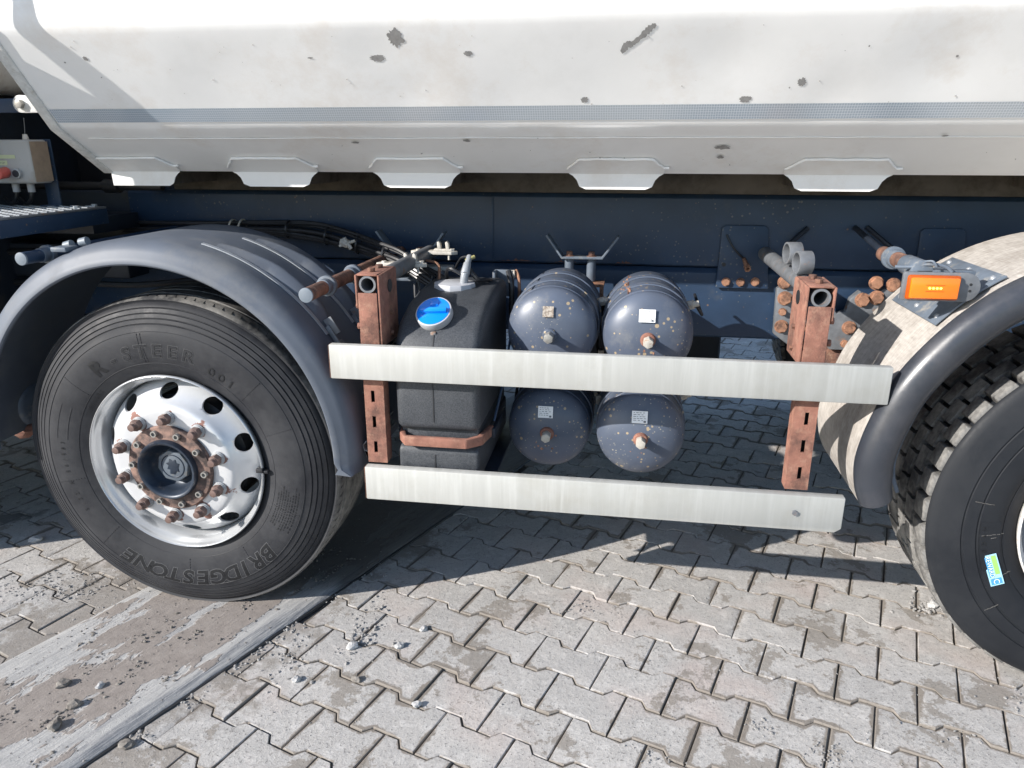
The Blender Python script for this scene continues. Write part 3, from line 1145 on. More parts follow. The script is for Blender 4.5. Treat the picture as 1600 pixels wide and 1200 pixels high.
# cross bearers under the body, each an omega section with a welded end plate
for k, (cx, hw) in enumerate(((2.005, .155), (1.355, .147), (.72, .147), (.237, .152), (-.245, .145), (2.72, .15), (3.4, .15), (4.1, .15), (4.8, .15))):
    zt, zm, zb = 1.4750, 1.4460, 1.3820
    h = hw
    if k == 4:
        L0 = BX0 + .03
        poly = [(L0, zt), (cx + h * .72, zt), (cx + h, zm), (cx + h * .985, zm - .012), (cx + h * .90, zm - .024), (cx + h * .82, zm - .036), (cx + h * .76, zm - .056),
                (cx + h * .66, zb), (L0, zb)]
    else:
        poly = [(cx - h * .72, zt), (cx + h * .72, zt), (cx + h, zm), (cx + h * .985, zm - .012), (cx + h * .90, zm - .024), (cx + h * .82, zm - .036),
                (cx + h * .76, zm - .056), (cx + h * .62, zb)]
        poly += [(2 * cx - x, z) for x, z in poly[:1:-1]]
    mb = MB()
    zs = 1.4330
    def sp(p):
        x_, z_ = p
        if z_ >= zs:                       # lies on the leaning panel
            y_ = .430 + (z_ - 1.430) * (.223 - .430) / (1.5595 - 1.430)
            return (x_, y_ - .0045, z_ - .0045)
        return (x_, .4240, z_)
    cut = []
    for a_, b_ in zip(poly, poly[1:] + poly[:1]):
        cut.append(a_)
        if (a_[1] - zs) * (b_[1] - zs) < 0:
            t_ = (zs - a_[1]) / (b_[1] - a_[1])
            cut.append((a_[0] + (b_[0] - a_[0]) * t_, zs))
    up_ = [sp(p) for p in cut if p[1] >= zs - 1e-6]
    lo_ = [sp(p) if p[1] < zs - 1e-6 else sp((p[0], zs)) for p in cut if p[1] <= zs + 1e-6]
    for ring_ in (up_, lo_):
        A_ = [mb.bm.verts.new(p) for p in ring_]
        B_ = [mb.bm.verts.new((p[0], p[1] + .006, p[2] + .003)) for p in ring_]
        mb.bm.faces.new(A_)
        mb.bm.faces.new(B_[::-1])
        for i_ in range(len(A_)):
            j_ = (i_ + 1) % len(A_)
            mb.bm.faces.new((A_[i_], A_[j_], B_[j_], B_[i_]))
    cb = mb.build('end_plate', 'white', body, sharp=25)
    mb = MB()
    xa, xb = (cx - h * .6, cx + h * .6) if k != 4 else (BX0 + .05, cx + h * .6)
    mb.box(xa, xb, .436, 2.06, zb + .004, 1.434)
    mb.build('cross_bearer', 'runner', body, bevel=.003)
    # weld bead along the top of the plate
    mb = MB()
    xs = [p for p in poly if p[1] >= zm - .001]
    xs = sorted(xs, key=lambda p: p[0])
    rr = random.Random(k)
    bead = []
    for a, b in zip(xs[:-1], xs[1:]):
        for t in range(8):
            q = t / 8
            zz_ = a[1] + (b[1] - a[1]) * q + .002 + rr.uniform(-.0012, .0012)
            bead.append((a[0] + (b[0] - a[0]) * q, .430 + (zz_ - 1.430) * (.223 - .430) / (1.5595 - 1.430) - .004, zz_ - .004))
    bead.append((xs[-1][0] + .012, bead[-1][1], bead[-1][2]))
    mb.tube(bead, .0042, 7, smooth=False)
    mb.build('weld_bead', 'white', body)
for y in (.74, 1.66):
    mb = MB()
    mb.box(BX0 + .05, BX1, y, y + .09, 1.352, 1.433)
    mb.build('body_runner', 'runner', truck, bevel=.004)
# hinge lug with bolt on the front wall
mb = MB()
c = (-.555, 1.640)
poly = [(-.48, 1.664), (-.555, 1.667)] + [(c[0] + .027 * math.cos(R(a)), c[1] + .027 * math.sin(R(a))) for a in range(90, 271, 20)] + [(-.47, 1.613)]
mb.prism(poly, 'xz', .30, .318)
lug = mb.build('mounting_lug', 'edge', truck, bevel=.002)
mb = MB()
mb.cyl((c[0] + .004, .300, c[1] - .001), (c[0] + .004, .286, c[1] - .001), .0145, seg=6)
mb.build('hex_bolt', 'steel', lug, bevel=.001)
mb = MB()
mb.box(-1.1, -.562, .322, .345, 1.615, 1.658)
mb.build('brace_bar', 'navy', truck, bevel=.003)

# ---- chassis
mb = MB()
prof = [(.85, 1.090), (.85, 1.330), (.862, 1.345), (1.00, 1.345), (1.00, 1.338), (.866, 1.338), (.858, 1.328), (.858, 1.092), (1.00, 1.090), (1.00, 1.083), (.86, 1.083)]
mb.prism(prof, 'yz', -.62, 5.2)
sub = mb.build('subframe_rail', 'navy', truck, bevel=.002)
mb = MB()
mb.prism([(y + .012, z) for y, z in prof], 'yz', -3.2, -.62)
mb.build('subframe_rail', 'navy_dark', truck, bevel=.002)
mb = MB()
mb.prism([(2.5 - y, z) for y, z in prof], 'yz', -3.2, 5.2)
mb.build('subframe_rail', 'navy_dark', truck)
mb = MB()
prof2 = [(.858, .822), (.858, 1.060), (.874, 1.078), (.96, 1.078), (.96, 1.070), (.876, 1.070), (.866, 1.058), (.866, .826), (.96, .822), (.96, .814), (.866, .814)]
mb.prism(prof2, 'yz', -3.2, 5.2)
rail = mb.build('chassis_rail', 'navy', truck, bevel=.002)
mb = MB()
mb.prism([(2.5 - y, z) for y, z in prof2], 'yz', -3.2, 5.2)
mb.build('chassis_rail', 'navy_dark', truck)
for x in (-1.67, -.75, 0.75, 1.35, 2.45, 3.3, 4.6):
    mb = MB()
    mb.box(x - .05, x + .05, .97, 1.53, .84, 1.05)
    mb.build('cross_member', 'navy_dark', truck, bevel=.004)
# lap joint and weld lines on the subframe
mb = MB()
mb.box(.884, .8935, .8465, .849, 1.095, 1.328)
mb.build('lap_joint', 'navy', sub, bevel=.0008)
# rusty seam streaks between the rails
rr = random.Random(8)
for k, (x0, x1) in enumerate(((.92, 1.06), (1.13, 1.21), (1.36, 1.42), (.60, .66), (2.00, 2.06))):
    mb = MB()
    pts = [(x0 + (x1 - x0) * i / 14, .8482, 1.088 + (rr.uniform(.002, .014) * math.sin(PI * i / 14) ** .6)) for i in range(15)]
    bm = mb.bm
    A = [bm.verts.new(p) for p in pts]
    B = [bm.verts.new((p[0], .8482, 1.0905)) for p in pts]
    for i in range(14):
        try:
            bm.faces.new((A[i], A[i + 1], B[i + 1], B[i]))
        except ValueError:
            pass
    mb.build('rust_stain', 'rust_dark', sub)


def hexbolt(mb, x, y, z, r=.016, h=.012, washer=True, rot=None):
    """bolt head facing the camera side (-Y)"""
    if washer:
        mb.cyl((x, y, z), (x, y - .004, z), r * 1.28, seg=20)
    mb.cyl((x, y - (.004 if washer else 0), z), (x, y - .004 - h, z), r, seg=6, rot=random.uniform(0, 1) if rot is None else rot)
    return mb


# frame plate with three bolts
mb = MB()
poly = [(1.733, 1.010), (1.920, 1.010), (1.900, 1.225), (1.888, 1.2385), (1.752, 1.2385), (1.738, 1.228)]
mb.prism(poly, 'xz', .838, .848)
fp = mb.build('frame_plate', 'navy', rail, bevel=.002)
fp.parent = truck
for x, z in ((1.768, 1.033), (1.820, 1.033), (1.872, 1.036)):
    hexbolt(MB(), x, .838, z, .0125, .009).build('frame_bolt', 'bolt', fp)
for x, z in ((1.755, 1.096), (1.838, 1.097)):
    MB().cyl((x, .8375, z), (x, .840, z), .0075, seg=16).build('bolt_hole', 'blackp', fp)
mb = MB()
mb.cyl((1.825, .840, 1.118), (1.830, .79, 1.098), .007, .009, 12)
mb.pipe((1.830, .79, 1.098), (1.832, .775, 1.090), .0125, .007, 6)
mb.build('hose_stub', 'bolt', truck)
MB().tube([(1.756, .835, 1.205), (1.775, .825, 1.17), (1.80, .825, 1.14), (1.826, .835, 1.118)], .0035, 7).build('brake_line', 'hose', truck)
mb = MB()
poly = [(2.415, 1.10), (2.57, 1.10), (2.560, 1.222), (2.548, 1.238), (2.425, 1.238), (2.413, 1.226)]
mb.prism(poly, 'xz', .840, .848)
mb.build('frame_plate', 'navy', truck, bevel=.002)

# V brackets over the rail
for px_, zt in ((.0, 1.197), (.635, 1.193)):
    mb = MB()
    x0 = .475 + px_
    line = [(x0, zt + .012), (x0 + .058, zt - .068), (x0 + .205, zt - .068), (x0 + .262, zt + .010)]
    mb.strip(line, .008, 'xz', .69, .75)
    vb = mb.build('v_bracket', 'bluegrey', truck, bevel=.001)
    for dx in (.085, .165):
        hexbolt_m = MB()
        hexbolt_m.cyl((x0 + dx, .722, zt - .064), (x0 + dx, .722, zt - .059), .019, seg=18)
        hexbolt_m.cyl((x0 + dx, .722, zt - .059), (x0 + dx, .722, zt - .044), .0125, seg=6)
        hexbolt_m.build('bracket_bolt', 'rust_dark', vb, bevel=.001)
        MB().cyl((x0 + dx, .722, zt - .068), (x0 + dx, .722, zt - .15), .0165, seg=20).build('spacer', 'bluegrey', vb)
    MB().box(x0 + .06, x0 + .215, .66, .75, zt - .162, zt - .152).box(x0 + .20, x0 + .212, .66, .75, zt - .22, zt - .162).build('bracket_shelf', 'bolt' if px_ else 'bluegrey', vb, bevel=.001)
# stub struts seen on the rail
for a, b in (((.080, .845, 1.175), (.140, .845, 1.215)), ((1.955, .80, 1.165), (2.035, .845, 1.232)), ((2.235, .845, 1.238), (2.335, .76, 1.150))):
    MB().tube([a, b], .009, 8, smooth=False).build('strut', 'navy_dark', truck)

# ---- suspension mounting plates with big rusty bolts
mb = MB()
poly = [(1.945, 1.02), (1.965, 1.03), (2.05, 1.03), (2.065, .86), (2.02, .80), (1.95, .85)]
mb.prism(poly, 'xz', .80, .83)
sp1 = mb.build('suspension_bracket', 'greymetal', truck, bevel=.004)
for x, z, r in ((1.968, 1.043, .021), (1.975, .985, .022), (1.972, .935, .012), (1.974, .880, .021), (2.026, .987, .020), (2.040, .879, .020), (2.030, .932, .012)):
    hexbolt(MB(), x, .80, z, r * .92, .014, True).build('rusty_bolt', 'bolt', sp1)
mb = MB()
poly = [(2.13, .98), (2.16, .935), (2.19, .945), (2.20, .99), (2.23, 1.02), (2.245, 1.005), (2.235, .985), (2.31, 1.03), (2.42, 1.03), (2.42, .80), (2.15, .80), (2.13, .86)]
mb.prism(poly, 'xz', .795, .83)
sp2 = mb.build('suspension_bracket', 'greymetal', truck, bevel=.004)
for x, z, r in ((2.240, .988, .022), (2.286, .998, .022), (2.335, 1.045, .021), (2.277, 1.050, .021), (2.208, .885, .021), (2.20, .825, .012), (2.36, .95, .02)):
    hexbolt(MB(), x, .795, z, r * .92, .014, True).build('rusty_bolt', 'bolt', sp2)
mb = MB()
mb.prism([(2.10, .83), (2.18, .80), (2.55, .62), (2.55, .50), (2.14, .60), (2.06, .74)], 'xz', .82, .90)
mb.build('spring_hanger', 'rust_dark', truck, bevel=.006)


# ---- leaf springs and axles (mostly in shade)
for x in (-1.67, 0.0, 2.79):
    MB().cyl((x, .42, .52), (x, 2.08, .52), .065, seg=20).build('axle_beam', 'navy_dark', truck)
    for y in (.90, 1.60):
        mb = MB()
        for q in range(3):
            hl = .62 - .16 * q
            line = [(x - hl + 2 * hl * i / 10, .74 - .03 * q - .10 * (1 - ((i - 5) / 5) ** 2) * .8) for i in range(11)]
            mb.strip(line, .022, 'xz', y - .04, y + .04)
        mb.build('leaf_spring', 'navy_dark', truck)
MB().cyl((.1, 1.25, .92), (2.7, 1.25, .84), .05, seg=20).build('drive_shaft', 'navy_dark', truck)
MB().box(-3.0, -1.0, .98, 1.52, .62, 1.25).build('gearbox', 'navy_dark', truck, bevel=.05)
# dark cross-wall of machinery behind the wheel
MB().box(-.55, .45, 1.02, 1.5, .60, 1.06).build('air_suspension_block', 'blackp', truck, bevel=.03)
# equipment on the far side of the truck
MB().box(.95, 1.915, 1.90, 2.45, .362, .98).build('far_fuel_tank', 'navy_dark', truck, bevel=.04)
for y in (1.70,):
    MB().box(.90, 1.95, 1.62, 1.90, .74, .82).build('tank_cradle', 'navy_dark', truck)


# ---- wheels
TYRE_P = [(.285, .060), (.292, .045), (.300, .036), (.312, .030), (.330, .0215), (.352, .0150), (.375, .0105), (.400, .0080), (.425, .0095), (.442, .0130)]


def tyre_prof(block=False):
    p = [(r, y) for r, y in TYRE_P]
    # shoulder rings
    r, y = .448, .0160
    for k in range(5):
        p += [(r, y), (r + .0095, y + .0022 + k * .0012), (r + .0108, y + .0065 + k * .0013), (r + .0125, y + .0065 + k * .0013)]
        r += .0136
        y += .0046 + k * .0012
    if block:
        p += [(.508, .052), (.509, .36)]
        half = [q for q in p if q[1] < .205]
        return half + [(r, .385 - y) for r, y in half[::-1]]
    p += [(.5215, .0480), (.5265, .0560), (.5290, .0700)]
    for yy in (.105, .165):
        p += [(.5305, yy - .006), (.5185, yy - .004), (.5185, yy + .004), (.5310, yy + .006)]
    half = [(r if r < .445 else .445 + (r - .445) * 1.11, y) for r, y in p]
    return half + [(r, .385 - y) for r, y in half[::-1]]


def side_y(r):
    P = TYRE_P + [(.448, .016)]
    for (a, ya), (b, yb) in zip(P[:-1], P[1:]):
        if a <= r <= b:
            return ya + (yb - ya) * (r - a) / (b - a)
    return .016 if r > .448 else .03


def char_mesh(ch, size, shear=0, bold=0):
    cu = bpy.data.curves.new('t', 'FONT')
    cu.body = ch
    cu.size = size
    cu.shear = shear
    cu.offset = bold
    cu.align_x = 'CENTER'
    cu.resolution_u = 3
    ob = bpy.data.objects.new('t', cu)
    COL.objects.link(ob)
    bpy.context.view_layer.update()
    dg = bpy.context.evaluated_depsgraph_get()
    me = bpy.data.meshes.new_from_object(ob.evaluated_get(dg))
    bpy.data.objects.remove(ob)
    return me


def arc_text(name, s, r_mid, h, a0, a1, mat, parent, lift=.0010, shear=0, bold=0, xs=1.0, depth=.0009):
    """letters set on the sidewall, tops outward, first letter at angle a0 (deg), last at a1; local wheel coordinates"""
    bm = bmesh.new()
    n = len(s)
    for k, ch in enumerate(s):
        if ch == ' ':
            continue
        me = char_mesh(ch, h / .70, shear, bold)
        cb_ = bmesh.new()
        cb_.from_mesh(me)
        bmesh.ops.triangulate(cb_, faces=cb_.faces)
        for _ in range(5):
            es = [e for e in cb_.edges if e.calc_length() > .009]
            if not es:
                break
            bmesh.ops.subdivide_edges(cb_, edges=es, cuts=1)
            bmesh.ops.triangulate(cb_, faces=cb_.faces)
        cb_.to_mesh(me)
        cb_.free()
        a = R(a0 + (a1 - a0) * k / (n - 1))
        vs = []
        for v in me.vertices:
            u = v.co.x * xs
            t = v.co.y - h / 2
            rad = r_mid + t
            ang = a - u / r_mid
            yy = side_y(rad) - lift
            vs.append(bm.verts.new((rad * math.cos(ang), yy, rad * math.sin(ang))))
        fs = []
        for p in me.polygons:
            try:
                fs.append(bm.faces.new([vs[i] for i in p.vertices]))
            except ValueError:
                pass
        bpy.data.meshes.remove(me)
    bmesh.ops.recalc_face_normals(bm, faces=bm.faces)
    me = bpy.data.meshes.new(name)
    bm.to_mesh(me)
    bm.free()
    me.materials.append(M[mat])
    o = bpy.data.objects.new(name, me)
    COL.objects.link(o)
    o.parent = parent
    return o


def flat_text(name, s, size, mx, mat, parent, extrude=.0004):
    me = char_mesh(s, size)
    bm = bmesh.new()
    bm.from_mesh(me)
    bmesh.ops.transform(bm, matrix=mx, verts=bm.verts)
    me2 = bpy.data.meshes.new(name)
    bm.to_mesh(me2)
    bm.free()
    bpy.data.meshes.remove(me)
    me2.materials.append(M[mat])
    o = bpy.data.objects.new(name, me2)
    COL.objects.link(o)
    o.parent = parent
    return o


def kid(parent, o):
    KIDS.setdefault(parent.name, []).append(o)
    return o


def make_rim_disc():
    """convex steer-axle disc: outer flange, well, ring with ten hand holes, flat nut face"""
    mb = MB()
    flange = [(.270, .20), (.272, .10), (.2745, .070), (.276, .050), (.2815, .0385), (.2880, .0320), (.2915, .0235), (.2935, .0165), (.2965, .0135), (.2990, .0150), (.3000, .0195), (.2990, .024), (.2965, .030), (.290, .048), (.283, .058)]
    mb.lathe(flange, seg=128)
    o = mb.build('wheel', 'rimpaint', truck, sharp=50)
    # disc with holes: ring grid in polar coordinates, cells inside an ellipse removed and edge snapped
    bm = bmesh.new()
    prof = [(.2715, .105), (.2700, .092), (.2660, .080), (.2600, .068), (.2520, .058), (.2440, .0490), (.2360, .0405), (.2280, .0320), (.2210, .0245), (.2150, .0170), (.2100, .0100),
            (.2050, .0045), (.1990, .0012), (.1920, .0000), (.150, .0000), (.120, .0000)]
    def py(r):
        for (a, ya), (b, yb) in zip(prof[:-1], prof[1:]):
            if b <= r <= a:
                return ya + (yb - ya) * (a - r) / (a - b)
        return prof[0][1] if r > prof[0][0] else 0
    NS = 240
    RS = [.2715, .2700, .2675, .2640, .2600, .2560, .2520, .2480, .2440, .2400, .2360, .2320, .2280, .2245, .2210, .2180, .2150, .2120, .2090, .2060, .2020, .1960, .18, .15, .120]
    hr, hw_, rc = .0215, .0305, .2400
    holes = [R(15 + 36 * k + 4) for k in range(10)]
    vs = {}
    def inside(r, a):
        for h in holes:
            da = (a - h + PI) % (2 * PI) - PI
            q = ((r - rc) / hr) ** 2 + (da * rc / hw_) ** 2
            if q < 1:
                return h, da, q
        return None
    for i in range(NS):
        a = 2 * PI * i / NS
        for j, r in enumerate(RS):
            rr, aa = r, a
            near = None
            for h in holes:
                da = (a - h + PI) % (2 * PI) - PI
                q = math.sqrt(((r - rc) / hr) ** 2 + (da * rc / hw_) ** 2)
                if .80 < q < 1.22:
                    rr = rc + (r - rc) / q
                    aa = h + da / q
                    near = True
                elif q <= .80:
                    near = 'in'
            if near == 'in':
                vs[i, j] = None
            else:
                vs[i, j] = bm.verts.new((rr * math.cos(aa), py(rr), rr * math.sin(aa)))
    for i in range(NS):
        for j in range(len(RS) - 1):
            q = [vs[i, j], vs[i, j + 1], vs[(i + 1) % NS, j + 1], vs[(i + 1) % NS, j]]
            if None in q:
                continue
            bm.faces.new(q)
    bmesh.ops.remove_doubles(bm, verts=bm.verts, dist=.00015)
    bmesh.ops.dissolve_degenerate(bm, edges=bm.edges, dist=.0001)
    # give the plate real thickness
    ex = bmesh.ops.extrude_face_region(bm, geom=list(bm.faces))
    for g in ex['geom']:
        if isinstance(g, bmesh.types.BMVert):
            g.co.y += .008
    bmesh.ops.recalc_face_normals(bm, faces=bm.faces)
    me = bpy.data.meshes.new('wheel_disc')
    bm.to_mesh(me)
    bm.free()
    for p in me.polygons:
        p.use_smooth = True
    me.set_sharp_from_angle(angle=R(50))
    me.materials.append(M['disc'])
    d = bpy.data.objects.new('wheel_disc', me)
    COL.objects.link(d)
    d.parent = o
    kid(o, d)
    return o


wheel = make_rim_disc()
wheel['label'] = 'silver steel wheel with rusty nuts on a ribbed steering tyre'
mb = MB()
mb.lathe(tyre_prof(), seg=192)
tyre = kid(wheel, mb.build('tyre', ['tyre', 'tread'], wheel, sharp=40))
for p in tyre.data.polygons:
    c = p.center
    if math.hypot(c.x, c.z) > .5310 or .06 < c.y < .33:
        p.material_index = 1
# slanted sipes along the outer tread rib
for k in range(96):
    pass
mb = MB()
for k in range(110):
    a = 2 * PI * k / 110
    mx = Matrix.Rotation(-a, 4, 'Y') @ Matrix.Translation((.5390, .078, 0)) @ Matrix.Rotation(R(16), 4, 'X')
    mb.box(-.0010, .0003, -.016, .018, -.0006, .0006, mx)
o = kid(wheel, mb.build('sipes', 'blackp', wheel, kind='stuff'))
# moulded lettering
kid(wheel, arc_text('lettering_edge', 'BRIDGESTONE', .412, .052, -44.5, -121, 'rubber_edge', wheel, shear=.22, bold=.0042, xs=1.18, lift=.0007))
kid(wheel, arc_text('lettering', 'BRIDGESTONE', .412, .052, -44.5, -121, 'rubber_dark', wheel, shear=.22, bold=.0022, xs=1.18))
kid(wheel, arc_text('lettering', 'R ', .380, .046, 124.0, 110, 'rubber_dark', wheel, bold=.003, xs=1.1))
kid(wheel, arc_text('lettering_edge', '-STEER', .380, .040, 114.5, 75.0, 'rubber_edge', wheel, shear=.15, bold=.0030, xs=1.15, lift=.0007))
kid(wheel, arc_text('lettering', '-STEER', .380, .040, 114.5, 75.0, 'rubber_dark', wheel, shear=.15, bold=.0018, xs=1.15, lift=.0010))
kid(wheel, arc_text('lettering_face', '-STEER', .380, .040, 114.5, 75.0, 'tyre', wheel, shear=.15, bold=-.0002, xs=1.15, lift=.0016))
kid(wheel, arc_text('lettering', '001', .362, .028, 62, 51, 'rubber_dark', wheel, xs=1.2, lift=.0012, bold=.0004))
kid(wheel, arc_text('lettering', '385/65 R 22.5', .390, .013, 172, 208, 'rubber_dark', wheel, lift=.0012))
kid(wheel, arc_text('lettering', 'TUBELESS', .322, .012, 152, 134, 'rubber_dark', wheel, lift=.0012))
mb = MB()
for r_, a0, a1 in ((.405, 152, 170), (.372, 152, 170)):
    mb.lathe([(r_, side_y(r_) - .0009), (r_ + .0012, side_y(r_) - .0012), (r_ + .0024, side_y(r_) - .0009)], a0=R(a0), a1=R(a1), seg=16)
for r_ in (.337, .4385):
    mb.lathe([(r_, side_y(r_) - .0005), (r_ + .0010, side_y(r_) - .0014), (r_ + .0020, side_y(r_) - .0005)], seg=128)
kid(wheel, mb.build('moulded_line', 'tyre', wheel))
rr = random.Random(4)
mb = MB()
for row in range(9):                        # rows of tiny raised print on the right of the sidewall
    r_ = .352 + row * .0085
    a = -10 + rr.uniform(-3, 3)
    while a > -30 + rr.uniform(-3, 3):
        wd = rr.uniform(.4, 1.4)
        mb.lathe([(r_, side_y(r_) - .0010), (r_ + .0028, side_y(r_ + .0028) - .0010)], a0=R(a - wd), a1=R(a), seg=2)
        a -= wd + rr.uniform(.3, .7)
kid(wheel, mb.build('moulded_print', 'rubber_dark', wheel, kind='stuff'))
mb = MB()
for a in (98, 96.5, -90, -168, 42, 140, -135, -55, -20, 20):      # radial mould seams
    mx = Matrix.Rotation(-R(a), 4, 'Y')
    for q in range(10):
        r_ = .345 + q * .009
        mb.box(r_, r_ + .0092, side_y(r_ + .004) - .0009, side_y(r_ + .004) + .001, -.0006, .0006, mx)
kid(wheel, mb.build('mould_seam', 'tyre', wheel, kind='stuff'))
# hub
mb = MB()
mb.lathe([(.120, .004), (.141, .0015), (.1425, -.004), (.1425, -.010), (.1385, -.015), (.098, -.018)], seg=96)
kid(wheel, mb.build('hub_flange', 'hubring', wheel, sharp=40))
mb = MB()
mb.lathe([(.100, -.016), (.099, -.030), (.096, -.036), (.091, -.036), (.085, -.030), (.078, -.004), (.070, .018), (.056, .026), (.0, .026)], seg=96)
kid(wheel, mb.build('hub', 'hub', wheel, sharp=50))
mb = MB()
mb.cyl((0, .026, 0), (0, .002, 0), .058, .054, seg=8, rot=R(10))
cap = kid(wheel, mb.build('hub_cap', 'cap', wheel, bevel=.003))
mb = MB()
mb.lathe([(.036, .0025), (.0375, .0000), (.0395, .0000), (.041, .0025)], seg=48)
mb.prism([(-.012, -.026), (.004, -.028), (.012, -.016), (.020, -.018), (.018, -.004), (.024, .010), (.014, .012), (.012, .024), (.002, .020), (-.008, .026), (-.012, .014), (-.022, .010), (-.014, .002), (-.020, -.010), (-.010, -.012)],
         'xz', .0002, .0025)
kid(wheel, mb.build('hub_emblem', 'hub', wheel, bevel=.0008))


M['washer'] = simple('pale_nut_washer', (.36, .37, .38), .5, metal=.2, var=.2, scale=90)
M['nut'] = simple('brown_wheel_nut', (.15, .095, .08), .6, var=.3, scale=50, dirt=(.32, .22, .17), dirt_scale=60)


def nut_mesh():
    mb = MB()
    mb.cyl((0, 0, 0), (0, -.006, 0), .0225, seg=24)
    mb.cyl((0, -.006, 0), (0, -.010, 0), .0205, seg=24)
    return mb


nutw = nut_mesh().build('nut_washer', 'washer', None, bevel=.0008)
mb = MB()
mb.cyl((0, -.010, 0), (0, -.030, 0), .0185, seg=6, rot=.3)
mb.cyl((0, -.030, 0), (0, -.034, 0), .0150, .012, seg=18)
mb.cyl((0, -.034, 0), (0, -.046, 0), .0115, seg=16)
nut0 = mb.build('wheel_nut', 'nut', None, bevel=.0009)
for k in range(10):
    a = R(14 + 36 * k)
    p = (.1685 * math.cos(a), -.0005, .1685 * math.sin(a))
    for src in (nut0, nutw):
        o = src if k == 0 else src.copy()
        if k:
            COL.objects.link(o)
        o.parent = wheel
        o.location = p
        o.rotation_euler = (0, random.uniform(0, 1), 0)
        kid(wheel, o)
mb = MB()
mb.pipe((0, 0, 0), (0, -.012, 0), .0098, .0062, 20)
mb.cyl((0, 0, 0), (0, -.005, 0), .0062, seg=12)
hb0 = mb.build('hub_bolt', 'steel', None)
for k in range(10):
    a = R(32 + 36 * k)
    o = hb0 if k == 0 else hb0.copy()
    if k:
        COL.objects.link(o)
    o.parent = wheel
    o.location = (.1225 * math.cos(a), -.017, .1225 * math.sin(a))
    kid(wheel, o)
# brake drum, visible through the hand holes
kid(wheel, MB().lathe([(.0, .075), (.20, .075), (.215, .085), (.215, .22)], seg=64).build('brake_drum', 'blackp', wheel))
mb = MB()
mb.box(.280, .302, .006, .030, -.006, .008)
mb.box(.298, .318, .010, .022, -.008, .002)
kid(wheel, mb.build('balance_weight', 'blackp', wheel, bevel=.002))

WY = .0
wheel.location = (0, WY, .538)
w2 = dup(wheel, truck, (-1.67, WY, .535), (0, R(37), 0))
for x in (0, -1.67):
    dup(wheel, truck, (x, 2.5, .535), (0, R(20), PI))

# drive wheel
mb = MB()
flange = [(.262, .22), (.264, .12), (.270, .085), (.276, .050), (.2815, .0385), (.2880, .0320), (.2915, .0235), (.2935, .0165), (.2965, .0135), (.2990, .0150), (.3000, .0195), (.2990, .024), (.2965, .030), (.290, .048), (.283, .058)]
mb.lathe(flange, seg=96)
dw = mb.build('wheel', simple('white_rusty_rim', (.62, .60, .58), .5, var=.06, dirt=(.36, .22, .17), dirt_lo=.57, dirt_hi=.68, dirt_scale=20), truck, sharp=50,
              label='white rusty wheel on a block-treaded tyre')
mb = MB()
mb.lathe([(.264, .14), (.23, .16), (.17, .165), (.13, .165), (.13, .09), (.10, .07), (.0, .07)], seg=64)
kid(dw, mb.build('wheel_disc', 'greymetal', dw))
mb = MB()
tp2 = [(.285, .060), (.292, .045), (.300, .036), (.312, .030), (.330, .0215), (.336, .0195), (.337, .0215), (.340, .0180), (.362, .0130), (.385, .0100), (.403, .0095),
       (.4045, .0125), (.408, .0125), (.4095, .0095), (.440, .0115), (.4415, .0145), (.445, .0148), (.4465, .0120), (.475, .0190), (.5000, .0265), (.5150, .0335), (.5225, .0410), (.5240, .0470), (.509, .0500), (.508, .060)]
tp2 = tp2 + [(r, .385 - y) for r, y in tp2[::-1]]
mb.lathe(tp2, seg=160)
kid(dw, mb.build('tyre', 'tyre2', dw, sharp=40))
# shoulder tread blocks
mb = MB()
mb.prism([(.496, -.0355), (.5325, -.0325), (.5325, .0300), (.496, .0345)], 'xz', .0475, .122)
tb0 = mb.build('tread_block', 'treadblock', None, bevel=.005, seg=2)
tb0.parent = dw
NB = 42
for k in range(NB):
    o = tb0 if k == 0 else tb0.copy()
    if k:
        COL.objects.link(o)
    o.parent = dw
    o.rotation_euler = (0, -2 * PI * k / NB, 0)
    kid(dw, o)
mb = MB()
for k in range(NB):
    for y0, y1, sh in ((.136, .186, .5), (.202, .252, 0), (.270, .354, .5)):
        a = 2 * PI * (k + sh) / NB
        mx = Matrix.Rotation(-a, 4, 'Y')
        mb.box(.500, .531, y0, y1, -.0335, .0335, mx)
kid(dw, mb.build('inner_tread', 'treadblock', dw, kind='stuff', bevel=0))
# faint raised panel and the sticker on the sidewall
mb = MB()
mb.lathe([(.345, side_y(.345) - .0012), (.400, side_y(.40) - .0012)], a0=R(180), a1=R(202), seg=10)
kid(dw, mb.build('moulded_panel', 'tyre2', dw))
kid(dw, arc_text('lettering', 'MADE', .388, .012, 183, 193, 'rubber_dark', dw, lift=.0020))
dw.location = (2.79, WY, .535)


def tyre_frame(ang, r, spin, lift=.0018):
    """frame on the sidewall: local x,y in the tyre's face plane"""
    a = R(ang)
    return Matrix.Translation((r * math.cos(a), side_y(r) - lift, r * math.sin(a))) @ Matrix.Rotation(R(90), 4, 'X') @ Matrix.Rotation(R(spin), 4, 'Z') @ Matrix.Diagonal((1.22, 1.22, 1, 1))


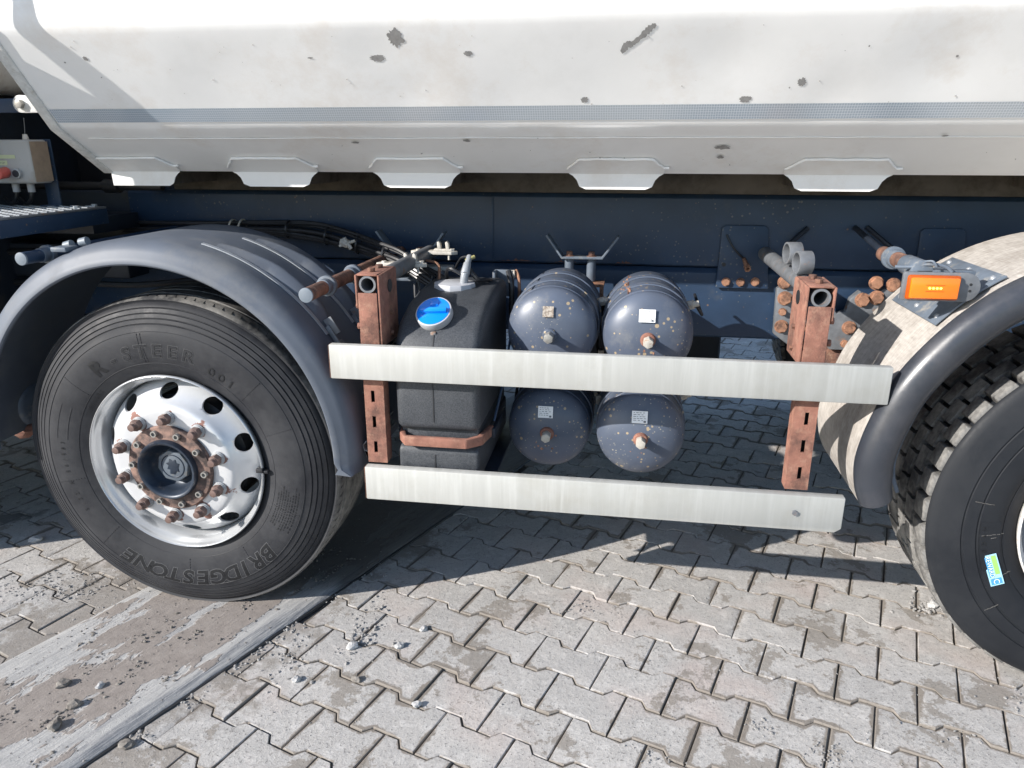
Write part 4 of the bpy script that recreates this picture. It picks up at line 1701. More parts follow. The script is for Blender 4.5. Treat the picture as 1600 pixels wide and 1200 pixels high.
for q, (a_, r0, r1) in enumerate(((186, .335, .40), (187.5, .355, .37), (207, .33, .385), (219, .40, .44), (172, .38, .43))):
    mb = MB()
    mx = Matrix.Rotation(-R(a_), 4, 'Y')
    for k in range(6):
        ra = r0 + (r1 - r0) * k / 6
        mb.box(ra, ra + (r1 - r0) / 6.2, side_y(ra + .004) - .0012, side_y(ra + .004), -.0009 + .0006 * (k % 2), .0009 + .0006 * (k % 2), mx)
    kid(dw, mb.build('scuff', 'scuff', dw))
kid(dw, arc_text('lettering', 'STEEL', .352, .016, 160, 146, 'rubber_dark', dw, lift=.0016)) if False else None
SA, SR, SP = 202.9, .372, -67
for nm, (x0, x1, y0, y1), mt_, lf in (('sticker', (-.041, .041, -.0145, .0145), 'st_cyan', .0020), ('sticker_print', (-.037, .018, -.0115, -.0005), 'st_blue', .0024), ('sticker_print', (-.037, .013, .0015, .0118), 'st_green', .0024),
                                      ('sticker_print', (.0225, .038, -.0115, .0115), 'st_blue', .0024)):
    mb = MB()
    mx = tyre_frame(SA, SR, SP, lf)
    vs = [mb.bm.verts.new(mx @ Vector((x, y, 0))) for x, y in ((x0, y0), (x1, y0), (x1, y1), (x0, y1))]
    mb.bm.faces.new(vs)
    kid(dw, mb.build(nm, mt_, dw))
kid(dw, flat_text('sticker_print', 'REWARD', .0135, tyre_frame(SA, SR, SP, .0029) @ Matrix.Translation((-.010, -.0098, 0)), 'label', dw))
kid(dw, flat_text('sticker_print', 'C', .018, tyre_frame(SA, SR, SP, .0029) @ Matrix.Translation((.030, -.006, 0)), 'label', dw))
dup(dw, truck, (2.79, 2.5, .535), (0, 0, PI))

# ---- mudguard over the front wheel
MC = (-.015, 0, .610)
gp = [(.572, -.022), (.5725, -.030), (.577, -.034), (.590, -.0335), (.594, -.030), (.612, -.024), (.630, -.010), (.640, .010), (.644, .035), (.644, .44), (.641, .44), (.637, .40), (.637, .034), (.628, .000), (.605, -.018), (.585, -.024)]


def guard(cx, a0, a1, parent):
    mb = MB()
    # ends: taper the lip round at the bottom
    mb.lathe(gp, (cx, 0, MC[2]), R(a0), R(a1), 110, closed_prof=True)
    for v in mb.bm.verts:                  # round the tail of the lip
        dx, dz = v.co.x - cx, v.co.z - MC[2]
        an = math.degrees(math.atan2(dz, dx))
        q = (an - a0) / 4.0
        if 0 <= q < 1 and abs(an) < 40:
            rad = math.hypot(dx, dz)
            f = 1 - math.sqrt(max(0, 1 - (1 - q) ** 2))
            rad += max(0, .632 - rad) * f * .9
            v.co.x, v.co.z = cx + rad * math.cos(R(an)), MC[2] + rad * math.sin(R(an))
    return mb.build('mudguard', 'pvc', parent, sharp=42, label='arched grey plastic mudguard over the steering wheel')


mg = guard(MC[0], -4.5, 184, truck)
mg2 = guard(MC[0] - 1.67, -4.5, 184, truck)
# raised support ribs strapped over the guard
for y0, y1, a0, a1 in ((.085, .150, 34, 72), (.285, .350, 33, 70)):
    mb = MB()
    hh = .030
    pr = [(.6455, y0), (.6485, y0 + .002), (.650, y0 + .012), (.6455 + hh, y0 + .026), (.6455 + hh * 1.1, (y0 + y1) / 2 + .006), (.6455 + hh, y1 - .016), (.650, y1 - .006), (.6455, y1)]
    n = 26
    rings = []
    for i in range(n + 1):
        t = i / n
        a = R(a0 + (a1 - a0) * t)
        env = min(1, t * 5) * min(1, (1 - t) * 2.2)
        rings.append([mb.bm.verts.new((MC[0] + (.6455 + (r - .6455) * (.25 + .75 * env)) * math.cos(a), y, MC[2] + (.6455 + (r - .6455) * (.25 + .75 * env)) * math.sin(a))) for r, y in pr])
    for A, B in zip(rings[:-1], rings[1:]):
        for k in range(len(pr) - 1):
            mb.bm.faces.new((A[k], A[k + 1], B[k + 1], B[k]))
    mb.bm.faces.new(rings[0])
    mb.bm.faces.new(rings[-1])
    mb.build('support_rib', 'pvc', mg, sharp=50)
    mb = MB()
    mb.lathe([(.6455, y0 - .010), (.6485, y0 - .010), (.6495, y0 + .003), (.6460, y0 + .004)], (MC[0], 0, MC[2]), R(a0), R(a1 + 3), 30, closed_prof=True)
    mb.build('rib_flange', 'alu_edge', mg, sharp=50)
    mb = MB()
    a = R(a0 - 3)
    c0 = Vector((MC[0] + .652 * math.cos(a), 0, MC[2] + .652 * math.sin(a)))
    mx = Matrix.Translation(c0) @ Matrix.Rotation(-a, 4, 'Y')
    mb.box(-.004, .010, y0 + .004, y0 + .012, -.045, .055, mx)
    mb.box(-.004, .000, y0 + .004, y1 - .012, -.045, .0, mx)
    mb.box(.000, .028, y0 + .010, y0 + .016, .02, .075, mx)
    mb.build('clamp_plate', 'greymetal', mg, bevel=.001)
for k in range(5):
    a = R(30 - 7.5 * k)
    for y in (.12, .30):
        MB().cyl((MC[0] + .643 * math.cos(a), y, MC[2] + .643 * math.sin(a)), (MC[0] + .648 * math.cos(a), y, MC[2] + .648 * math.sin(a)), .0045, seg=10).build('rivet', 'greymetal', mg)
# bracket strip at the lower tail of the guard
mb = MB()
mb.strip([(.640, .655), (.628, .640), (.632, .622), (.645, .618)], .004, 'xz', .03, .30)
mb.strip([(.632, .622), (.640, .600), (.652, .612)], .004, 'xz', .03, .30)
mb.build('tail_bracket', 'greymetal', mg, bevel=.001)


def stay(x, z, y0, y1, r, rings, nm='mudguard_stay', mat=('rust_dark', 'capgrey', 'bluegrey')):
    o = MB().cyl((x, y0, z), (x, y1, z), r, seg=24).build(nm, mat[0], truck)
    MB().cyl((x, y0 - .004, z), (x, y0 + .003, z), r * 1.02, seg=24).build('end_cap', mat[1], o, bevel=.001)
    for y in rings:
        mb = MB()
        mb.cyl((x, y - .020, z), (x, y + .020, z), r * 1.16, seg=24)
        mb.cyl((x, y + .006, z), (x, y + .022, z), r * 1.50, seg=24)
        mb.build('pipe_clamp', mat[2], o, bevel=.0015)
    return o


stay(.525, 1.116, -.05, .86, .0205, (.085, .30))
stay(-.385, 1.190, -.005, .86, .0190, (.085,), mat=('navy', 'capgrey', 'bluegrey'))
# small clip on top of the arch
mb = MB()
mb.cyl((-.285, .06, 1.222), (-.262, .06, 1.228), .013, seg=16)
mb.cyl((-.240, .07, 1.232), (-.216, .07, 1.237), .013, seg=16)
mb.build('hose_clip', 'capgrey', truck)
MB().box(-.285, -.235, -.004, .05, 1.212, 1.226).build('clip_pad', 'bluegrey', truck, bevel=.003)

# ---- rear fender
FP = [(2.070, .568), (2.050, .620), (2.040, .690), (2.048, .760), (2.066, .830), (2.092, .905), (2.128, .972), (2.172, 1.035), (2.225, 1.098), (2.290, 1.158), (2.360, 1.205), (2.44, 1.243),
      (2.53, 1.270), (2.64, 1.288), (2.76, 1.294), (2.88, 1.290), (3.0, 1.275), (3.12, 1.245), (3.24, 1.195), (3.35, 1.12), (3.44, 1.03), (3.50, .92), (3.53, .80), (3.54, .66), (3.52, .57)]


def smooth_poly(pts, sub=5):
    P = [Vector(p) for p in pts]
    out = []
    for i in range(len(P) - 1):
        a, b, c, d = P[max(i - 1, 0)], P[i], P[i + 1], P[min(i + 2, len(P) - 1)]
        for k in range(sub):
            t = k / sub
            out.append(.5 * ((2 * b) + (c - a) * t + (2 * a - 5 * b + 4 * c - d) * t * t + (3 * b - 3 * c + d - a) * t ** 3))
    out.append(P[-1])
    return out


FS = smooth_poly(FP, 4)
FC = Vector((2.78, .62))


def inward(i):
    d = (FS[min(i + 1, len(FS) - 1)] - FS[max(i - 1, 0)]).normalized()
    n_ = Vector((d.y, -d.x))
    return n_ if n_.dot(FC - FS[i]) > 0 else -n_


mb = MB()
rows = []
for i, p in enumerate(FS):
    q = p + inward(i) * .003
    rows.append([mb.bm.verts.new((p.x, .0, p.y)), mb.bm.verts.new((p.x, .20, p.y)), mb.bm.verts.new((p.x, .42, p.y)), mb.bm.verts.new((q.x, .42, q.y)), mb.bm.verts.new((q.x, .2, q.y)), mb.bm.verts.new((q.x, .0, q.y))])
for A, B in zip(rows[:-1], rows[1:]):
    for k in range(6):
        mb.bm.faces.new((A[k], A[(k + 1) % 6], B[(k + 1) % 6], B[k]))
mb.bm.faces.new(rows[0])
mb.bm.faces.new(rows[-1][::-1])
fender = mb.build('rear_mudguard', 'fender', truck, sharp=50, label='pale dusty metal mudguard with black rolled rim over the rear wheel')
mb = MB()
rows = []
for i, p in enumerate(FS):
    n_ = inward(i)
    t = min(1, (i + 1) / 7)
    wdt = .100 * (.86 + .14 * t)
    ring = []
    for k in range(13):
        a = PI * k / 12
        u = (1 - math.cos(a)) / 2
        ring.append(mb.bm.verts.new((p.x + n_.x * (wdt * u - .002), .004 - .048 * math.sin(a), p.y + n_.y * (wdt * u - .002))))
    ring.append(mb.bm.verts.new((p.x + n_.x * (wdt - .006), .014, p.y + n_.y * (wdt - .006))))
    ring.append(mb.bm.verts.new((p.x + n_.x * .004, .014, p.y + n_.y * .004)))
    rows.append(ring)
for A, B in zip(rows[:-1], rows[1:]):
    n_ = len(A)
    for k in range(n_):
        mb.bm.faces.new((A[k], A[(k + 1) % n_], B[(k + 1) % n_], B[k]))
mb.bm.faces.new(rows[0])
mb.bm.faces.new(rows[-1][::-1])
M['rubrim'] = simple('black_rubber_rim', (.030, .034, .043), .30, var=.15, scale=6, dirt=(.06, .06, .068), dirt_lo=.5, dirt_hi=.8, dirt_scale=4)
mb.build('rolled_rim', 'rubrim', fender, sharp=60)
mb = MB()
rows = []
for i, p in enumerate(FS):
    n_ = inward(i)
    rows.append([mb.bm.verts.new((p.x + n_.x * r_, y_, p.y + n_.y * r_)) for r_, y_ in ((.096, .006), (.104, .004), (.107, .010), (.100, .016))])
for A, B in zip(rows[:-1], rows[1:]):
    for k in range(4):
        mb.bm.faces.new((A[k], A[(k + 1) % 4], B[(k + 1) % 4], B[k]))
mb.build('inner_trim', 'bluegrey', fender, sharp=60)

# bracket plate following the fender
mb = MB()
mid = [i for i, p in enumerate(FS) if 2.195 < p.x < 2.350 and i < len(FS) // 2]
rows = []
for i in mid:
    p = FS[i] - inward(i) * .006
    q = FS[i] - inward(i) * .011
    rows.append([mb.bm.verts.new((a.x, y, a.y)) for a, y in ((p, .03), (p, .36), (q, .36), (q, .03))])
for A, B in zip(rows[:-1], rows[1:]):
    for k in range(4):
        mb.bm.faces.new((A[k], A[(k + 1) % 4], B[(k + 1) % 4], B[k]))
mb.bm.faces.new(rows[0])
mb.bm.faces.new(rows[-1][::-1])
bp_ = mb.build('lamp_bracket', 'bluegrey', fender, bevel=.001)
for i in (mid[1], mid[-2]):
    for y in (.06, .20, .33):
        p = FS[i] - inward(i) * .011
        q = FS[i] - inward(i) * .016
        MB().cyl((p.x, y, p.y), (q.x, y, q.y), .008, .005, seg=12).build('rivet', 'alu_edge', fender)
mb = MB()
mb.box(2.12, 2.26, .02, .05, 1.170, 1.215)
mb.cyl((2.135, .02, 1.212), (2.135, .13, 1.212), .026, seg=24)
mb.build('lamp_arm', 'bluegrey', truck, bevel=.003)
stay(2.140, 1.212, .12, .34, .021, (.24,), nm='mudguard_stay', mat=('rust_dark', 'bluegrey', 'bluegrey'))
MB().tube([(2.142, .33, 1.212), (2.16, .52, 1.222), (2.195, .84, 1.235)], .010, 10).build('stay_bracket', 'navy_dark', truck)
mb = MB()
poly = [(2.086, 1.208), (2.090, 1.212), (2.232, 1.212)] + [(2.232 + .036 * math.cos(R(a)), 1.176 + .036 * math.sin(R(a))) for a in range(80, -91, -17)] + [(2.095, 1.140), (2.086, 1.144)]
mb.prism(poly, 'xz', .0, .012)
lamp = mb.build('marker_lamp', 'greymetal', truck, bevel=.0015, label='lit amber side marker lamp on a grey mounting plate')
MB().box(2.093, 2.216, -.014, -.001, 1.1445, 1.2065).build('lamp_bezel', 'amber_dark', lamp, bevel=.006)
MB().box(2.098, 2.211, -.023, -.013, 1.1495, 1.2015).build('lens', 'amber', lamp, bevel=.004)
for k in range(4):
    MB().cyl((2.142 + k * .0085, -.0225, 1.1765), (2.142 + k * .0085, -.0245, 1.1765), .0028, seg=10).build('led', 'led', lamp)
mb = MB()
mb.box(2.133, 2.176, -.0238, -.0225, 1.1835, 1.1848)
mb.box(2.133, 2.176, -.0238, -.0225, 1.1680, 1.1693)
mb.build('led_frame', 'amber_dark', lamp)
for z in (1.168, 1.184):
    MB().cyl((2.244, -.001, z), (2.244, .002, z), .0035, seg=10).build('bolt_hole', 'blackp', lamp)
mb = MB()
mb.tube([(2.075, .04, 1.218), (2.11, .03, 1.220), (2.15, .02, 1.229), (2.185, .015, 1.224), (2.20, .01, 1.212)], .0045, 8)
mb.tube([(2.13, .03, 1.232), (2.15, .01, 1.238), (2.16, .005, 1.225)], .003, 6)
mb.build('lamp_cable', 'bluegrey', truck)

# ---- side guard posts
def post(xa, xb, side, parent_label):
    """xa..xb: front face; side=+1 when the side plate is on the right"""
    root_mb = MB()
    w_ = xb - xa
    sx = xb if side > 0 else xa
    # lower C profile with slots
    x0, x1 = (xa, xb)
    xm = (x0 + x1) / 2 + (-.004 * side)
    zz = [.600, .6325, .6675, .7125, .7475, .7925, .8275, .845]
    root_mb.box(x0, xm - .0055, -.0, .005, .60, 1.0)
    root_mb.box(xm + .0055, x1, -.0, .005, .60, 1.0)
    for a, b in ((.600, .632), (.668, .712), (.748, .792), (.828, .872), (.908, 1.0)):
        root_mb.box(xm - .0055, xm + .0055, 0, .005, a, b)
    root_mb.box(x0, x0 + .005, .005, .045, .60, 1.0)
    root_mb.box(x1 - .005, x1, .005, .045, .60, 1.0)
    o = root_mb.build('guard_post', 'rust', truck, label=parent_label)
    MB().box(x0 + .006, x1 - .006, .040, .044, .601, 1.0).build('post_back', 'blackp', o)
    # upper bracket box
    mb = MB()
    zt = 1.172
    mb.box(xa + .002, xb - .002, -.006, -.001, .96, 1.118)          # front plate
    s0, s1 = (xb, xb + .006) if side > 0 else (xa - .006, xa)
    mb.prism([(-.002, .96), (.150, .96), (.155, 1.0), (.155, zt - .006), (.140, zt), (-.004, zt - .004)], 'yz', s0, s1)
    t0, t1 = (xa - .006, xa) if side > 0 else (xb, xb + .006)
    mb.prism([(-.002, 1.08), (.150, 1.06), (.155, zt - .006), (.140, zt), (-.004, zt - .004)], 'yz', t0, t1)
    mb.box(xa, xb, -.002, .150, zt - .007, zt - .001)
    br = mb.build('post_bracket', 'rust', o, bevel=.002)
    br['label'] = 'orange rusty bracket at the top of the post'
    # bolts on bracket
    for y, z in ((.04, zt), (.11, zt)):
        MB().cyl(((xa + xb) / 2, y, z - .001), ((xa + xb) / 2, y, z + .010), .011, seg=6).build('bracket_bolt', 'rust_dark', o, bevel=.001)
    ex = s1 if side > 0 else s0
    dx = .002 * side
    MB().cyl((ex, .085, 1.125), (ex + dx, .085, 1.125), .019, seg=24).build('access_hole', 'blackp', o)
    for z in (1.045, .985):
        MB().cyl((ex, .085, z), (ex + dx * 4, .085, z), .007, seg=6).build('bracket_bolt', 'rust_dark', o)
        e2 = t0 if side > 0 else t1
        MB().cyl((e2, .03, z + .03), (e2 - dx * 5, .03, z + .03), .010, seg=6).build('bracket_bolt', 'rust', o, bevel=.001)
    return o


p1 = post(.656, .716, 1, 'rusty post holding the left ends of the side guards')
p2 = post(1.866, 1.927, -1, 'rusty post holding the right ends of the side guards')
# carrier pipes running back to the frame
for x, z, nm in ((.686, 1.141, 'left'), (1.897, 1.139, 'right')):
    MB().pipe((x, .000, z), (x, .86, z), .0245, .0185, 28).build('carrier_pipe', 'greymetal', truck)
for y, z in ((.215, 1.198), (.36, 1.205)):
    MB().pipe((1.872, y, z), (1.912, y + .006, z), .033, .027, 28).build('pipe_ring', 'greymetal', truck, bevel=.0006)

# ---- side guards
mb = MB()
mb.box(.570, 2.088, -.032, -.0065, .870, .9715)
g1 = mb.build('side_guard', 'galv', truck, bevel=.0035, label='upper aluminium side guard plank')
mb = MB()
mb.prism([(.654, .4905), (2.004, .4905), (2.021, .503), (2.021, .5965), (.654, .5965)], 'xz', -.032, -.003)
g2 = mb.build('side_guard', 'galv', truck, bevel=.0035, label='lower aluminium side guard plank')
hexbolt(MB(), 1.893, -.0315, .545, .008, .003, False).build('guard_bolt', 'greymetal', g2)
for g, x, z0, z1 in ((g1, .5695, .872, .9695), (g2, .6535, .4925, .5945)):
    MB().box(x - .0018, x, -.030, -.006, z0, z1).build('end_cap', 'rust_dark', g, bevel=.0005)

# ---- air tanks
def air_tank(cx, cz, r, lab, plug, plate=True, rusty_seam=False, dy=0):
    before = set(bpy.data.objects)
    mb = MB()
    pr = []
    for k in range(13):
        t = k / 12 * PI / 2
        pr.append((r * .985 * math.sin(t), .155 + .062 * (1 - math.cos(t))))
    pr += [(r * .985, .228), (r * 1.0, .230), (r * 1.0, .575)]
    for k in range(1, 9):
        t = k / 8 * PI / 2
        pr.append((r * math.cos(t), .575 + .055 * math.sin(t)))
    mb.lathe(pr, (cx, 0, cz), seg=72)
    o = mb.build('air_tank', 'tank', truck, sharp=40, label=lab)
    for y in (.30, .44):
        mb = MB()
        mb.lathe([(r + .001, y), (r + .0055, y + .001), (r + .0055, y + .006), (r + .0035, y + .010), (r + .0035, y + .032), (r + .0055, y + .036), (r + .0055, y + .041), (r + .001, y + .042)], (cx, 0, cz), seg=72)
        mb.build('tank_strap', 'tank', o, sharp=30)
    mb = MB()
    a = R(118)
    mb.box(-.0015, .0015, .235, .56, -.0015, .0025, Matrix.Translation((cx + r * math.cos(a), 0, cz + r * math.sin(a))) @ Matrix.Rotation(-a + PI / 2, 4, 'Y'))
    mb.build('weld_seam', 'rust_dark' if rusty_seam else 'navy_dark', o)
    if rusty_seam:
        mb = MB()
        rr_ = random.Random(3)
        for q in range(16):
            ya = .236 + rr_.uniform(0, .26)
            aa = 117 + rr_.gauss(0, 3.0)
            wd, ln = rr_.uniform(.6, 2.6), rr_.uniform(.006, .030)
            mb.lathe([(r + .0012, ya), (r + .0060, ya + ln * .3), (r + .0060, ya + ln * .7), (r + .0012, ya + ln)], (cx, 0, cz), R(aa), R(aa + wd), 3)
        mb.build('rust_stain', 'bolt', o, kind='stuff')
    mb = MB()
    mb.cyl((cx, .160, cz), (cx, .146, cz), .024, .020, seg=24)
    mb.build('plug_boss', 'tank' if plug == 'steel' else 'rust', o, bevel=.002)
    mb = MB()
    mb.cyl((cx, .146, cz), (cx, .112, cz), .0155, seg=6, rot=.4)
    mb.build('drain_plug', plug, o, bevel=.0015)
    if plug != 'steel':
        rr_ = random.Random(int(cx * 77 + cz * 10))
        mb = MB()
        for q in range(6):
            ang_ = rr_.gauss(-90, 38)
            rad_ = .026 + abs(rr_.gauss(0, .010))
            px_, pz_ = cx + rad_ * math.cos(R(ang_)), cz + rad_ * math.sin(R(ang_)) * (1.5 if rr_.random() < .4 else 1)
            dd_ = math.hypot(px_ - cx, pz_ - cz)
            yy_ = .155 + .062 * (1 - math.sqrt(max(0, 1 - (dd_ / (r * .985)) ** 2))) - .0006
            q_ = rr_.uniform(.0015, .005)
            vs = [mb.bm.verts.new((px_ + q_ * math.cos(t) * rr_.uniform(.6, 1.3), yy_, pz_ + q_ * math.sin(t) * rr_.uniform(.6, 1.5))) for t in (0, .9, 1.8, 2.7, 3.6, 4.5, 5.4)]
            mb.bm.faces.new(vs)
        mb.build('rust_spot', 'bolt', o, kind='stuff')
    mb = MB()
    mb.cyl((cx + r * .93, .47, cz + r * .30), (cx + r * 1.12, .46, cz + r * .36), .016, seg=6)
    mb.cyl((cx + r * 1.10, .46, cz + r * .355), (cx + r * 1.24, .46, cz + r * .39), .010, seg=12)
    mb.build('air_fitting', 'dull', o, bevel=.001)
    # data label
    z0 = cz + .055
    yy = .1595
    mx = Matrix.Translation((cx - .006, yy, z0 + .016)) @ Matrix.Rotation(R(-15), 4, 'X')
    if plate:
        MB().box(-.0235, .0235, -.0012, .0, -.0185, .0185, mx).build('data_label', 'label', o)
        rr_ = random.Random(int(cx * 100))
        mb = MB()
        for q in range(5):
            x_ = -.019
            while x_ < .012:
                wd = rr_.uniform(.003, .009)
                mb.box(x_, x_ + wd, -.0017, -.0012, .0125 - q * .0058, .0140 - q * .0058, mx)
                x_ += wd + rr_.uniform(.002, .005)
        mb.box(.012, .019, -.0017, -.0012, -.0165, -.0105, mx)
        mb.build('label_print', 'print', o)
    else:
        MB().box(-.016, .016, -.0010, .0, -.016, .016, mx).build('data_label', 'rust_worn', o)
    o.location = (0, dy, 0)
    return o


M['rust_worn'] = simple('worn_label', (.20, .16, .13), .7, var=.3, scale=80, dirt=(.40, .36, .31), dirt_scale=95, dirt_lo=.45, dirt_hi=.55)
air_tank(1.185, .975, .1365, 'upper left air tank with a worn brown label', 'steel', False)
air_tank(1.473, .972, .1345, 'upper right air tank with rust streaks on its back', 'dull', True, True)
air_tank(1.176, .640, .1345, 'lower left air tank in the shade', 'dull', True, dy=.055)
air_tank(1.468, .660, .1365, 'lower right air tank half in sunlight', 'dull', True)
for cx in (1.185, 1.47):
    MB().box(cx - .02, cx + .02, .60, .86, .90, 1.02).build('tank_bracket', 'navy_dark', truck, bevel=.003)
    MB().box(cx - .012, cx + .012, .64, .66, .60, 1.0).build('tank_bracket', 'navy_dark', truck, bevel=.003)
for pts in ([(1.345, .46, 1.02), (1.335, .44, .95), (1.33, .45, .84), (1.322, .47, .72)], [(1.36, .50, 1.05), (1.325, .50, .98), (1.33, .52, .88), (1.345, .50, .77)],
            [(1.63, .47, 1.02), (1.655, .50, .98), (1.66, .60, .97), (1.65, .74, 1.0)], [(1.335, .42, .60), (1.33, .44, .68), (1.325, .50, .76), (1.31, .62, .86)],
            [(1.06, .46, .82), (1.045, .50, .74), (1.03, .52, .62), (1.06, .55, .52)]):
    MB().tube(pts, .0055, 8).build('air_line', 'hose', truck)
for x, z in ((1.338, .975), (1.328, .70), (1.33, .86)):
    MB().cyl((x, .44, z), (x, .44, z - .03), .011, seg=6).build('air_line_nut', 'dull', truck)
# bracket with clamp between plastic tank and air tanks
mb = MB()
mb.box(.940, 1.010, .60, .612, 1.0, 1.095)
mb.box(.940, .950, .56, .60, 1.0, 1.095)
cbk = mb.build('clamp_bracket', 'bluegrey', truck, bevel=.002)
MB().tube([(.998, .55, 1.10), (1.012, .53, 1.05), (1.012, .53, .95)], .010, 8).build('clamp_band', 'hose', cbk)
MB().tube([(1.022, .57, 1.10), (1.036, .55, 1.06), (1.036, .55, .93)], .006, 8).build('clamp_band', 'bolt', cbk)
MB().cyl((.992, .56, 1.085), (1.02, .56, 1.088), .014, seg=12).build('clamp_bolt', 'dull', cbk)

# ---- plastic fluid tank with blue cap
def rounded(x0, x1, poly, r, seg, name, mat, parent, label=None):
    mb = MB()
    mb.prism(poly, 'yz', x0, x1)
    return mb.build(name, mat, parent, bevel=r, seg=seg, sharp=60, label=label)


top = [(.012, .705), (.012, .925), (.040, .985), (.085, 1.026), (.18, 1.060), (.30, 1.078), (.52, 1.085), (.52, .705)]
pt = rounded(.744, .999, top, .026, 4, 'fluid_tank', 'adblue', truck, 'black plastic fluid tank with a blue cap')
rounded(.754, .990, [(.040, .655), (.040, .712), (.50, .712), (.50, .655)], .004, 2, 'tank_waist', 'adblue', pt)
rounded(.748, .995, [(.014, .545), (.014, .642), (.030, .660), (.52, .660), (.52, .545)], .024, 4, 'tank_foot', 'adblue', pt)
mb = MB()
sl_ = [(.0105, .735), (.0105, .922), (.0385, .986), (.0835, 1.0275), (.160, 1.0530)]
mb.strip(sl_, -.003, 'yz', .8595, .8625)
mb.strip([(.0125, .565), (.0125, .630)], -.003, 'yz', .8595, .8625)
mb.build('mould_seam', 'blackp', pt)
cc = Vector((.852, .092, 1.044))
ax = Vector((-.10, -.62, .78)).normalized()
mb = MB()
mb.cyl(cc - ax * .055, cc - ax * .012, .050, seg=36)
mb.build('filler_neck', 'blackp', pt, bevel=.002)
mb = MB()
mb.cyl(cc - ax * .014, cc + ax * .012, .0545, seg=48)
mb.build('cap_collar', 'lid', pt, bevel=.003)
mb = MB()
mb.cyl(cc + ax * .008, cc + ax * .0135, .0500, seg=48)
bc = mb.build('blue_cap', 'blue', pt, bevel=.001)
d, u, v = MB().frame(cc, cc + ax)
# raised grip bar and recessed sector of the cap
mx = Matrix((u, v, ax)).transposed().to_4x4()
mx.translation = cc + ax * .0135
rotz = Matrix.Rotation(R(6), 4, 'Z')
mb = MB()
mb.box(-.044, .040, -.007, .010, -.002, .011, mx @ rotz)
mb.box(-.012, .014, -.034, -.016, -.002, .004, mx @ rotz)
mb.build('cap_grip', 'blue', pt, bevel=.003)
MB().box(.850, .866, .046, .056, .962, 1.000).build('cap_tether', 'greymetal', pt, bevel=.002)
MB().cyl((.866, .060, .960), (.866, .040, .955), .005, seg=8).build('tether_clip', 'blackp', pt)
mb = MB()
mb.cyl((.855, .345, 1.072), (.855, .345, 1.092), .070, .067, seg=12)
mb.build('sender_lid', 'lid', pt, bevel=.002)
mb = MB()
mb.cyl((.885, .345, 1.090), (.890, .345, 1.125), .013, seg=14)
mb.cyl((.890, .345, 1.120), (.893, .37, 1.150), .015, .012, seg=14)
mb.cyl((.893, .37, 1.148), (.894, .40, 1.168), .010, seg=12)
mb.build('hose_connector', 'alu_edge', pt, bevel=.001)
MB().cyl((.886, .38, 1.158), (.910, .40, 1.168), .006, seg=10).build('yellow_tag', simple('yellow_plastic', (.30, .28, .12), .5), pt)
MB().tube([(.885, .345, 1.115), (.84, .35, 1.135), (.815, .40, 1.11), (.81, .46, 1.05)], .006, 8).build('tank_hose', 'hose', pt)
MB().tube([(.893, .37, 1.140), (.93, .36, 1.10), (.95, .42, 1.09), (.97, .55, 1.05)], .007, 8).build('tank_hose', 'hose', pt)
MB().tube([(.87, .36, 1.120), (.88, .44, 1.155), (.84, .52, 1.145), (.80, .60, 1.10)], .005, 8).build('tank_hose', 'hose', pt)
# rusty retaining bar round the waist
mb = MB()
bar = [(.738, .12), (.748, .030), (.775, -.012), (.962, -.012), (1.004, .025), (1.022, .12)]
out_ = []
L2 = [Vector(p) for p in bar]
offp = []
for i, p in enumerate(L2):
    dd = (L2[min(i + 1, 5)] - L2[max(i - 1, 0)]).normalized()
    offp.append(p + Vector((-dd.y, dd.x)) * .018)
mb.prism([tuple(p) for p in L2] + [tuple(p) for p in offp[::-1]], 'xy', .664, .694)
mb.build('retaining_bar', 'rust', truck, bevel=.004)
for x in (.728, 1.020):
    MB().box(x - .004, x + .008, .10, .30, .660, .690).build('bar_arm', 'navy_dark', truck, bevel=.002)
MB().tube([(1.018, .14, .70), (1.035, .20, .80), (1.045, .30, .93)], .004, 6).build('tie_rod', 'navy', truck)
MB().box(.72, 1.03, .10, .58, .525, .538).build('tank_shelf', 'navy_dark', truck, bevel=.003)

# ---- pale clip plates above the post
for x0, y0, z0, ln in ((.572, .40, 1.128, .175), (.640, .58, 1.146, .170)):
    mb = MB()
    mb.prism([(x0, y0 + .01), (x0 + .01, y0), (x0 + ln - .02, y0 - .004), (x0 + ln, y0 + .012), (x0 + ln - .01, y0 + .04), (x0 + .01, y0 + .045)], 'xy', z0, z0 + .012)
    cp = mb.build('clip_plate', 'wtie', truck, bevel=.002)
    mb = MB()
    mb.box(x0 + .085, x0 + .15, y0 + .004, y0 + .034, z0 + .0125, z0 + .019)
    mb.build('clip_pad', 'wtie', cp, bevel=.0015)
    for dx in (.098, .128):
        mb = MB()
        mb.prism([(x0 + dx, z0 + .019), (x0 + dx + .012, z0 + .019), (x0 + dx + .010, z0 + .040), (x0 + dx + .004, z0 + .046), (x0 + dx - .002, z0 + .042)], 'xz', y0 + .008, y0 + .028)
        mb.build('clip_tooth', 'wtie', cp, bevel=.0015)
    mb = MB()
    mb.cyl((x0 + .025, y0 + .018, z0 + .012), (x0 + .025, y0 + .018, z0 + .017), .008, seg=12)
    mb.cyl((x0 + ln - .02, y0 + .015, z0 + .012), (x0 + ln - .02, y0 + .015, z0 + .020), .009, seg=6)
    mb.cyl((x0 + ln - .03, y0 + .005, z0 - .018), (x0 + ln - .03, y0 + .005, z0), .004, seg=8)
    mb.build('clip_screw', 'wtie', cp)
MB().tube([(.70, .55, 1.13), (.76, .50, 1.125), (.775, .46, 1.09), (.772, .44, 1.04)], .005, 7).build('copper_pipe', 'bolt', truck)
MB().box(.66, .78, .60, .66, 1.085, 1.10).build('valve_bracket', 'wtie', truck, bevel=.003)
